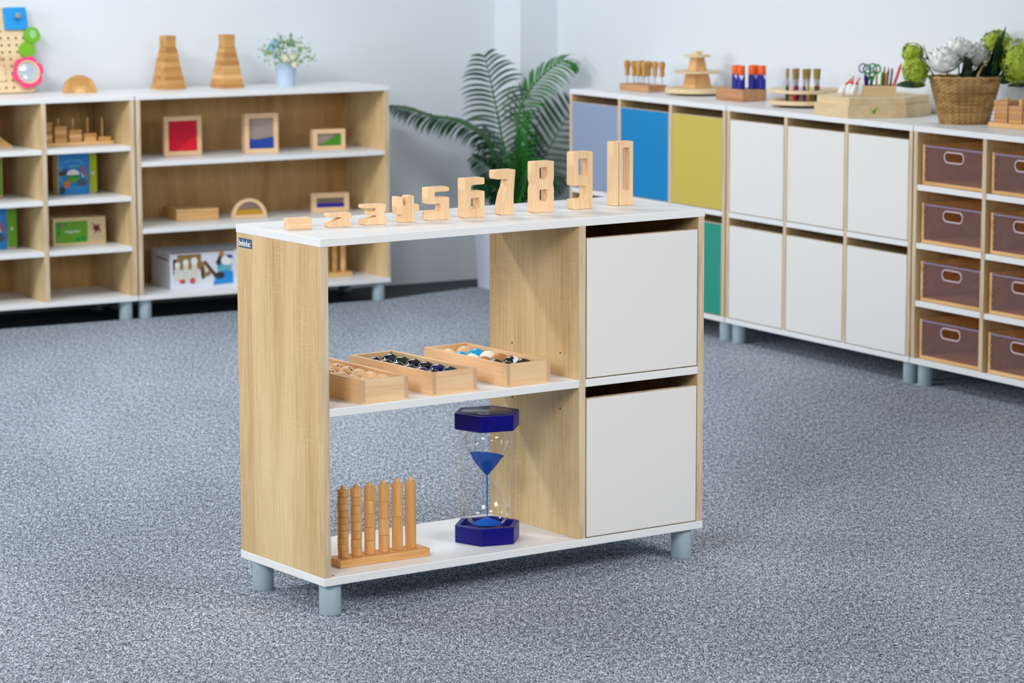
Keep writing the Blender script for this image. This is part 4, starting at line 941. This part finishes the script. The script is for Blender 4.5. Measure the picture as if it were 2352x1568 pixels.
# basket of flowers
bk = Vector((1.862, -2.665, HZ)); bka = R(-57)
bk = Vector((1.800, -2.735, HZ))
t = thing('wicker_basket', 'tan wicker basket with curved handle, full of flowers', 'basket', bk, R(-30))
bm_ = MB(); rows, nseg = 48, 160; hb = 0.152; rings = []
for j in range(rows + 1):
    z = hb * j / rows; f = j / rows; rx = 0.076 + 0.037 * f; ry_ = 0.058 + 0.030 * f
    ring = []
    for i in range(nseg):
        a = 2 * PI * i / nseg; wv = 0.0016 * math.sin(28 * a) * (1 if (j // 2) % 2 else -1) + 0.0020 * math.cos(PI * j) + 0.0012 * math.sin(28 * a)
        n_ = 2.6; ct, st = math.cos(a), math.sin(a)
        k = (abs(ct) ** n_ + abs(st) ** n_) ** (-1 / n_)
        ring.append(bm_.bm.verts.new(((rx * k + wv) * ct, (ry_ * k + wv) * st, z)))
    rings.append(ring)
for a_, b_ in zip(rings, rings[1:]):
    for i in range(nseg): bm_.bm.faces.new((a_[i], a_[(i + 1) % nseg], b_[(i + 1) % nseg], b_[i]))
bm_.bm.faces.new(rings[0][::-1])
bo = bm_.build('basket_body', M['wicker'], t, smooth=60); so = bo.modifiers.new('thick', 'SOLIDIFY'); so.thickness = 0.004; so.offset = -1
def sup(a, rx, ry_, n_=2.6):
    ct, st = math.cos(a), math.sin(a); k = (abs(ct) ** n_ + abs(st) ** n_) ** (-1 / n_); return rx * k * ct, ry_ * k * st
MB().tube([(*sup(2 * PI * i / 64, 0.114, 0.089), hb + 0.001 + 0.0012 * math.sin(i * 2)) for i in range(65)], 0.0048, 8, cap=False).build('rim', M['wicker'], t, smooth=60)
MB().tube([(0.026, -0.086, hb - 0.004), (0.030, -0.083, hb + 0.014), (0.044, -0.068, hb + 0.036), (0.064, -0.042, hb + 0.052), (0.084, -0.005, hb + 0.056), (0.098, 0.03, hb + 0.045), (0.106, 0.058, hb + 0.016), (0.107, 0.064, hb - 0.004)], 0.0042, 8).build('handle', M['wicker'], t, smooth=60)
def bloc(u, v, z): q = rot((u, v, 0), R(-30)); return Vector((bk.x + q.x, bk.y + q.y, HZ + z))
def petals(mb, c, R0, n, rr_, size, cup=0.3, n4=True):
    for k in range(n):
        d = Vector((rr_.gauss(0, 1), rr_.gauss(0, 1), rr_.gauss(0, 1))).normalized()
        p0 = c + Vector((d.x * R0[0], d.y * R0[1], d.z * R0[2])) * rr_.uniform(0.86, 1.04)
        s = d.orthogonal().normalized(); s.rotate(Matrix.Rotation(rr_.uniform(0, 6), 3, d)); u = d.cross(s)
        for j in range(4):
            a, b = (s, u) if j % 2 == 0 else (u, -s)
            if j >= 2: a, b = -a, -b
            L = size * rr_.uniform(0.8, 1.2)
            mb.poly([p0, p0 + (a * 0.75 + b * 0.45) * L + d * L * cup, p0 + a * 1.1 * L + d * L * cup * 0.8, p0 + (a * 0.75 - b * 0.45) * L + d * L * cup])
def bigleaf(mb, p, d, up, L, w, curl=0.25, n=8):
    d = d.normalized(); s = d.cross(up).normalized(); nrm = s.cross(d)
    prev = None
    for i in range(n + 1):
        f = i / n; c = p + d * L * f + nrm * (-curl * L * f * f); ww = w * math.sin(PI * min(1, 0.06 + f * 0.94)) ** 0.75 * (1 - 0.25 * f)
        cur = (mb.bm.verts.new(c - s * ww + nrm * ww * 0.22), mb.bm.verts.new(c), mb.bm.verts.new(c + s * ww + nrm * ww * 0.22))
        if prev:
            mb._tag([mb.bm.faces.new((prev[0], prev[1], cur[1], cur[0])), mb.bm.faces.new((prev[1], prev[2], cur[2], cur[1]))])
        prev = cur
def flower(kind, c, R0, label, stemto, n, size, leaves=()):
    rr_ = random.Random(hash(label) % 1000 if False else len(label) * 7)
    r = thing(kind, label, 'flower', stemto, 0, 'flowers in the basket'); o = Vector(stemto)
    mb = MB()
    if kind == 'hydrangea':
        petals(mb, c - o, R0, n, rr_, size); mb.build('bloom', M['hydrangea'], r)
        mb = MB().sphere(c - o, R0[0] * 0.80, 14, 10, 1, R0[1] / R0[0], R0[2] / R0[0]); mb.build('bloom_core', M['hydrangea'], r)
    else:
        npet = 46                                             # overlapping ruffled petals all round the flower head
        for j in range(npet):
            zz = 0.98 - 1.5 * (j + 0.5) / npet; az = j * 2.39996 + rr_.uniform(-.25, .25); rd = math.sqrt(max(0.0, 1 - zz * zz))
            d = Vector((rd * math.cos(az), rd * math.sin(az), zz)); u = (Vector((0, 0, 1)) - d * zz); u = u.normalized() if u.length > 0.05 else Vector((1, 0, 0)); sd = d.cross(u).normalized()
            u = (u * 0.85 + d * rr_.uniform(0.25, 0.55)).normalized(); n_, m_ = 6, 5; grid = []; sc_ = rr_.uniform(0.85, 1.12)
            for iv in range(m_ + 1):
                f = iv / m_; row = []
                for iu in range(n_ + 1):
                    g = iu / n_ * 2 - 1; ww = 0.46 * math.sin(PI * (0.16 + 0.66 * f)) * sc_
                    q = d * 0.66 + sd * g * ww + u * (f - 0.35) * 0.78 * sc_ + d * (0.10 * math.sin(3.2 * g + j) * f - 0.16 * g * g - 0.20 * (f - 0.5) ** 2) - u * 0.16 * abs(g) ** 3 * f
                    row.append(mb.bm.verts.new((c - o) + Vector((q.x * R0[0], q.y * R0[1], q.z * R0[2]))))
                grid.append(row)
            for iv in range(m_):
                for iu in range(n_): mb.bm.faces.new((grid[iv][iu], grid[iv][iu + 1], grid[iv + 1][iu + 1], grid[iv + 1][iu]))
        mb.sphere(c - o, R0[0] * 0.5, 14, 10, 1, R0[1] / R0[0], R0[2] / R0[0])
        mb.build('bloom', M['peony'], r, smooth=80)
    q = c - o
    MB().tube([(0, 0, 0), (q * 0.5) + Vector((0, 0, 0.015)), q - Vector((0, 0, R0[2] * 0.4))], 0.0026, 6).build('stem', M['stem'], r, smooth=60)
    for (p, d, L, w, cu_) in leaves:
        mb = MB(); bigleaf(mb, p - o, d, Vector((0.2, -0.4, 1)), L, w, cu_); l = mb.build('leaf', M['leafdark'], r, smooth=80)
    return r
VR = Vector((0.866, -0.5, 0)); VF = Vector((0.5, 0.866, 0)); VU = Vector((0, 0, 1))
def bs(u, v, z): return bk + VR * u + VF * v + VU * z          # u: right, v: away, z: up (seen from the camera side)
root_ = bs(0.0, 0.0, 0.10)
flower('hydrangea', bs(-0.166, -0.020, 0.176), (0.044, 0.040, 0.052), 'lime hydrangea hanging over the left rim of the basket', bs(-0.10, 0, 0.13), 95, 0.0105,
       [(bs(-0.134, -0.02, 0.128), VR * -1 + VU * -0.15 - VF * 0.2, 0.105, 0.038, -0.15), (bs(-0.128, -0.01, 0.182), VR * -0.1 + VU * 1 - VF * 0.2, 0.085, 0.022, 0.1)])
flower('hydrangea', bs(-0.176, -0.005, 0.232), (0.034, 0.034, 0.034), 'smaller lime hydrangea above the drooping left one', bs(-0.09, 0.01, 0.14), 60, 0.0105)
flower('peony', bs(-0.078, -0.030, 0.196), (0.066, 0.060, 0.060), 'white peony at the left front of the basket', bs(-0.05, 0, 0.12), 1, 0.078)
flower('peony', bs(-0.018, 0.020, 0.226), (0.072, 0.062, 0.058), 'tallest white peony in the middle of the basket', bs(-0.02, 0.01, 0.12), 1, 0.078)
flower('peony', bs(0.046, 0.035, 0.210), (0.055, 0.050, 0.055), 'white peony half hidden at right behind the leaves', bs(0.02, 0.02, 0.12), 1, 0.066)
flower('hydrangea', bs(0.172, -0.020, 0.200), (0.060, 0.055, 0.076), 'big lime hydrangea over the right rim at frame edge', bs(0.11, 0, 0.13), 130, 0.0115,
       [(bs(0.140, -0.01, 0.122), VR * 1 + VU * 0.05, 0.10, 0.030, 0.1)])
flower('hydrangea', bs(0.108, 0.045, 0.262), (0.052, 0.045, 0.040), 'lime hydrangea behind the tall pointed leaves', bs(0.06, 0.03, 0.13), 80, 0.011)
r = thing('leaf_branch', 'dark green pointed leaves rising from the basket by its handle', 'foliage', bs(0.04, 0, 0.12), 0); o_ = bs(0.04, 0, 0.12)
for (u, v, z, du_, dv, dz, L, w, cu_) in ((0.070, -0.02, 0.165, 0.45, -0.1, 1, 0.185, 0.018, 0.05), (0.090, -0.01, 0.16, 0.28, 0, 1, 0.150, 0.034, 0.05), (0.115, -0.02, 0.155, 0.05, -0.1, 1, 0.125, 0.036, 0.1), (0.130, -0.03, 0.150, 0.8, -0.2, 0.6, 0.09, 0.030, 0.2),
        (-0.03, -0.04, 0.160, 0.25, -0.4, 0.8, 0.085, 0.030, 0.2), (0.00, -0.045, 0.155, 0.6, -0.4, 0.6, 0.085, 0.030, 0.2), (0.03, -0.05, 0.155, 0.8, -0.3, 0.7, 0.09, 0.028, 0.2), (-0.05, -0.05, 0.155, 0.9, -0.3, 0.25, 0.10, 0.028, 0.2), (0.06, -0.05, 0.150, 0.5, -0.4, 0.5, 0.09, 0.028, 0.3), (0.0, -0.02, 0.15, 0.1, -0.2, 1, 0.10, 0.034, 0.2), (0.09, -0.05, 0.15, 0.2, -0.3, 0.6, 0.07, 0.03, 0.3), (0.11, 0.0, 0.16, 0.35, 0.0, 0.95, 0.13, 0.034, 0.1)):
    mb = MB(); bigleaf(mb, bs(u * 0.82, v, z - 0.012) - o_, VR * du_ + VF * dv + VU * dz, Vector((0.3, -0.7, 0.3)), L, w, cu_); mb.build('leaf', M['leafdark'], r, smooth=80)
MB().tube([(0, 0, 0), VR * 0.02 + VU * 0.05, VR * 0.05 + VU * 0.1], 0.003, 6).build('stem', M['stem'], r, smooth=60)
# plate stacker right of the basket
stacker((1.770, -2.895, HZ), R(-82), 'wooden peg stacker right of the basket, cut by the frame', [5, 4, 3, 2, 1], 0.058, 0.0142, 0.064, 0.34, 0.075, 0.0165, 0.078,
        [M['tan_l'], M['tan_l'], M['brownblock'], M['tan_z']], 'the stacker by the basket', 'plates on the stacker by the basket', 0.046, 0.006, True)

# ------------------------------------------------------------------ potted palm in the corner
pb = Vector((1.698, 0.045, 0.0))
palm = thing('potted_palm', 'green palm with long feathery fronds in a white planter', 'potted plant', pb)
mb = MB(); a0, a1, hp = 0.117, 0.132, 0.32
v = []
for (a, z) in ((a0, 0.0005), (a1, hp), (a1 - 0.010, hp), (a1 - 0.012, hp - 0.03)):
    v.append([mb.bm.verts.new(q) for q in ((-a, -a, z), (a, -a, z), (a, a, z), (-a, a, z))])
for a, b in zip(v, v[1:]):
    for i in range(4): mb.bm.faces.new((a[i], a[(i + 1) % 4], b[(i + 1) % 4], b[i]))
mb.bm.faces.new(v[0][::-1]); mb.build('planter', M['planter'], palm, bevel=0.003)
MB().box(-a1 + 0.013, a1 - 0.013, -a1 + 0.013, a1 - 0.013, hp - 0.035, hp - 0.022).build('soil', M['soil'], palm)
def crom(P, n):
    P = [Vector(p) for p in P]; out = []
    for i in range(len(P) - 1):
        p0, p1, p2, p3 = P[max(i - 1, 0)], P[i], P[i + 1], P[min(i + 2, len(P) - 1)]
        for j in range(n):
            t = j / n; out.append(0.5 * ((2 * p1) + (p2 - p0) * t + (2 * p0 - 5 * p1 + 4 * p2 - p3) * t * t + (3 * p1 - p0 - 3 * p2 + p3) * t ** 3))
    out.append(P[-1]); return out
prn = random.Random(11)
def frond(P, nrm, L, n, droop, mat, start=0.25, wid=0.0085, fwd=0.55, lift=0.0, sides=(-1, 1), seg=6):
    path = [p - pb for p in crom(P, 8)]; nrm = Vector(nrm).normalized()
    tot = [0]
    for a, b in zip(path, path[1:]): tot.append(tot[-1] + (b - a).length)
    def at(f):
        d = f * tot[-1]
        for i in range(len(path) - 1):
            if tot[i + 1] >= d:
                t = (d - tot[i]) / max(1e-9, tot[i + 1] - tot[i]); return path[i].lerp(path[i + 1], t), (path[i + 1] - path[i]).normalized()
        return path[-1], (path[-1] - path[-2]).normalized()
    mb = MB(); k = len(path); mb.mi = 1
    mb.tube(path, [0.0062 * (1 - 0.85 * i / (k - 1)) + 0.0008 for i in range(k)], 6); mb.mi = 0
    for i in range(n):
        f = start + (1 - start) * (i + 0.5) / n
        p, t = at(f); s = t.cross(nrm).normalized()
        env = math.sin(PI * (0.16 + 0.80 * (f - start) / (1 - start))) ** 0.6
        for sg in sides:
            LL = L * env * prn.uniform(0.88, 1.08); d = (s * sg + t * fwd * (0.7 + 0.6 * f) + nrm * lift + Vector((prn.uniform(-.06, .06), prn.uniform(-.06, .06), prn.uniform(-.06, .06)))).normalized()
            prev = None; c = p.copy(); w0 = wid * prn.uniform(0.85, 1.15)
            for j in range(seg + 1):
                g = j / seg; w = w0 * (math.sin(PI * (0.12 + 0.88 * g)) ** 0.8 if g < 1 else 0.02)
                side = d.cross(nrm); side = side.normalized() if side.length > 1e-4 else t
                nn = side.cross(d).normalized()
                cur = (mb.bm.verts.new(c - side * w + nn * w * 0.3), mb.bm.verts.new(c), mb.bm.verts.new(c + side * w + nn * w * 0.3))
                if prev: mb._tag([mb.bm.faces.new((prev[0], prev[1], cur[1], cur[0])), mb.bm.faces.new((prev[1], prev[2], cur[2], cur[1]))])
                prev = cur; d = (d + Vector((0, 0, -droop * (0.4 + g)))).normalized(); c = c + d * (LL / seg)
    return mb.build('frond', [mat, M['stem']], palm, smooth=80)
toC = (-0.5, -0.866, 0.25)
base = Vector((1.69, 0.05, 0.30))
# tall upright frond, seen flat-on
frond([base, (1.671, 0.062, 0.45), (1.643, 0.078, 0.654), (1.613, 0.095, 0.832), (1.586, 0.11, 0.965)], toC, 0.165, 22, 0.21, M['leaf'], start=0.30, wid=0.0062, fwd=0.62)
# long frond reaching left, leaflets hanging
frond([base, (1.643, 0.078, 0.475), (1.582, 0.10, 0.618), (1.489, 0.15, 0.692), (1.389, 0.20, 0.715), (1.296, 0.25, 0.748), (1.235, 0.29, 0.758)], (-0.15, -0.25, 1), 0.125, 34, 0.24, M['leaf'], start=0.36, wid=0.0075, fwd=0.6)
# frond arching to the right
frond([base, (1.700, 0.045, 0.475), (1.705, 0.042, 0.707), (1.744, 0.02, 0.814), (1.806, -0.016, 0.894), (1.867, -0.052, 0.938), (1.915, -0.075, 0.925)], (-0.45, -0.3, 0.85), 0.150, 21, 0.20, M['leaf2'], start=0.48, wid=0.0058, fwd=0.75)
# stiff fan frond behind the cabinet corner
frond([base, (1.715, 0.03, 0.40), (1.783, -0.003, 0.519), (1.837, -0.034, 0.626), (1.905, -0.07, 0.76)], toC, 0.190, 15, 0.015, M['leaf'], start=0.22, wid=0.0078, fwd=0.45)
# lower left fronds
frond([base, (1.655, 0.069, 0.40), (1.597, 0.085, 0.500), (1.535, 0.12, 0.548)], (-0.2, -0.5, 0.8), 0.11, 18, 0.20, M['leaf'], start=0.25, wid=0.006)
frond([base, (1.655, 0.05, 0.36), (1.589, 0.06, 0.430), (1.520, 0.08, 0.440)], (-0.2, -0.5, 0.8), 0.10, 18, 0.18, M['leaf'], start=0.2, wid=0.006)
# lower right
frond([base, (1.73, 0.02, 0.38), (1.790, -0.01, 0.44), (1.868, -0.052, 0.45)], (-0.3, -0.6, 0.7), 0.11, 18, 0.18, M['leaf'], start=0.2, wid=0.006)
# inner fronds round the stems
for (P_, n_, L_, m_) in (([(1.665, 0.0, 0.45), (1.650, -0.03, 0.56), (1.640, -0.06, 0.64)], (0.5, -0.8, 0.3), 0.095, 'leaf2'), ([(1.71, 0.0, 0.45), (1.712, -0.02, 0.60), (1.700, -0.03, 0.74)], (-0.9, -0.1, 0.3), 0.085, 'leaf2'),
        ([(1.68, -0.03, 0.40), (1.690, -0.07, 0.50), (1.72, -0.11, 0.55)], (-0.7, 0.2, 0.6), 0.09, 'leaf2'), ([(1.70, 0.08, 0.45), (1.66, 0.12, 0.58), (1.60, 0.15, 0.66)], (0.2, -0.6, 0.7), 0.11, 'leaf'),
        ([(1.74, 0.05, 0.42), (1.78, 0.05, 0.55), (1.80, 0.04, 0.62)], (-0.7, -0.3, 0.6), 0.10, 'leaf'), ([(1.66, 0.03, 0.42), (1.62, 0.02, 0.52), (1.56, 0.02, 0.58)], (0.3, -0.5, 0.8), 0.09, 'leaf'), ([(1.70, 0.02, 0.42), (1.735, 0.0, 0.54), (1.76, -0.02, 0.68)], (-0.8, 0.3, 0.4), 0.09, 'leaf')):
    frond([base] + P_, n_, L_, 18, 0.17, M[m_], start=0.2, wid=0.0055, fwd=0.8)
for i in range(5):
    a = 2 * PI * i / 5; MB().tube([Vector((0.012 * math.cos(a) - 0.01, 0.012 * math.sin(a), hp - 0.03)), Vector((0.016 * math.cos(a) - 0.01, 0.016 * math.sin(a), 0.40)), Vector((0.03 * math.cos(a) - 0.02, 0.03 * math.sin(a), 0.56))], [0.008, 0.0065, 0.004], 8).build('stem', M['stem'], palm, smooth=60)

# ------------------------------------------------------------------ light
def area(name, loc, target, size, size_y, power, col=(1, 1, 1), spread=PI):
    l = bpy.data.lights.new(name, 'AREA'); l.shape = 'RECTANGLE'; l.size = size; l.size_y = size_y; l.energy = power; l.color = col; l.spread = spread
    o = bpy.data.objects.new(name, l); C.objects.link(o); o.location = loc
    o.rotation_euler = (Vector(target) - Vector(loc)).to_track_quat('-Z', 'Y').to_euler(); return o
WHITE = (1.0, 0.99, 0.98)
area('key_softbox', (-4.0, -6.9, 2.05), (-1.2, -4.5, 0.45), 1.3, 1.0, 17, WHITE, R(85))
area('side_softbox', (-5.4, -5.0, 2.0), (-1.2, -4.4, 0.45), 1.3, 1.0, 10.5, WHITE, R(85))
area('fill_softbox', (0.6, -7.6, 2.2), (-0.9, -4.6, 0.5), 1.3, 1.0, 18, WHITE, R(85))
for x, y, p in ((-3.2, -2.2, 84), (-0.2, -2.2, 34), (-0.5, -1.1, 22), (-1.2, -5.0, 8)):
    area('ceiling_lamp', (x, y, 2.95), (x, y, 0), 1.2, 0.3, p, (0.975, 0.99, 1.0))
area('front_fill', (-2.2, -8.0, 2.95), (-2.0, -7.6, 0), 1.2, 0.3, 5, (0.98, 0.99, 1.0), R(95))  # unseen overhead light added to lift the foreground carpet
area('corner_fill', (-2.4, -2.6, 2.7), (1.1, 0.43, 1.25), 0.8, 0.5, 5, (0.96, 0.98, 1.0), R(60))  # added fill that brightens the wall corner, column and palm
area('left_fill', (-6.5, -1.8, 2.0), (0, -1.0, 1.2), 1.6, 1.4, 38, (0.95, 0.98, 1.0), R(100))  # unseen light added from the left; no window stands there
w = bpy.data.worlds.new('room_air'); bpy.context.scene.world = w; w.use_nodes = True
w.node_tree.nodes['Background'].inputs[0].default_value = (0.80, 0.88, 1.0, 1); w.node_tree.nodes['Background'].inputs[1].default_value = 0.012

# ------------------------------------------------------------------ camera
cam = bpy.data.cameras.new('camera'); co = bpy.data.objects.new('camera', cam); C.objects.link(co)
rt = Vector((0.866003, -0.500036, -0.001843)); up = Vector((0.075857, 0.12773, 0.988904)); fw = Vector((0.494252, 0.856533, -0.148545))
mw_ = Matrix.Identity(4)
for i in range(3): mw_[i][0] = rt[i]; mw_[i][1] = up[i]; mw_[i][2] = -fw[i]
mw_.translation = (-4.41515, -10.5116, 1.61248); co.matrix_world = mw_
cam.sensor_width = 36; cam.sensor_fit = 'HORIZONTAL'; cam.lens = 104.68; cam.clip_end = 60
cam.dof.use_dof = True; cam.dof.focus_distance = 6.75; cam.dof.aperture_fstop = 6.6; cam.dof.aperture_blades = 0
sc = bpy.context.scene; sc.camera = co
sc.view_settings.view_transform = 'Standard'; sc.view_settings.look = 'None'; sc.view_settings.gamma = 1; sc.view_settings.use_curve_mapping = False
sc.view_settings.exposure = 0.0
sc.cycles.max_bounces = 8; sc.cycles.transparent_max_bounces = 24
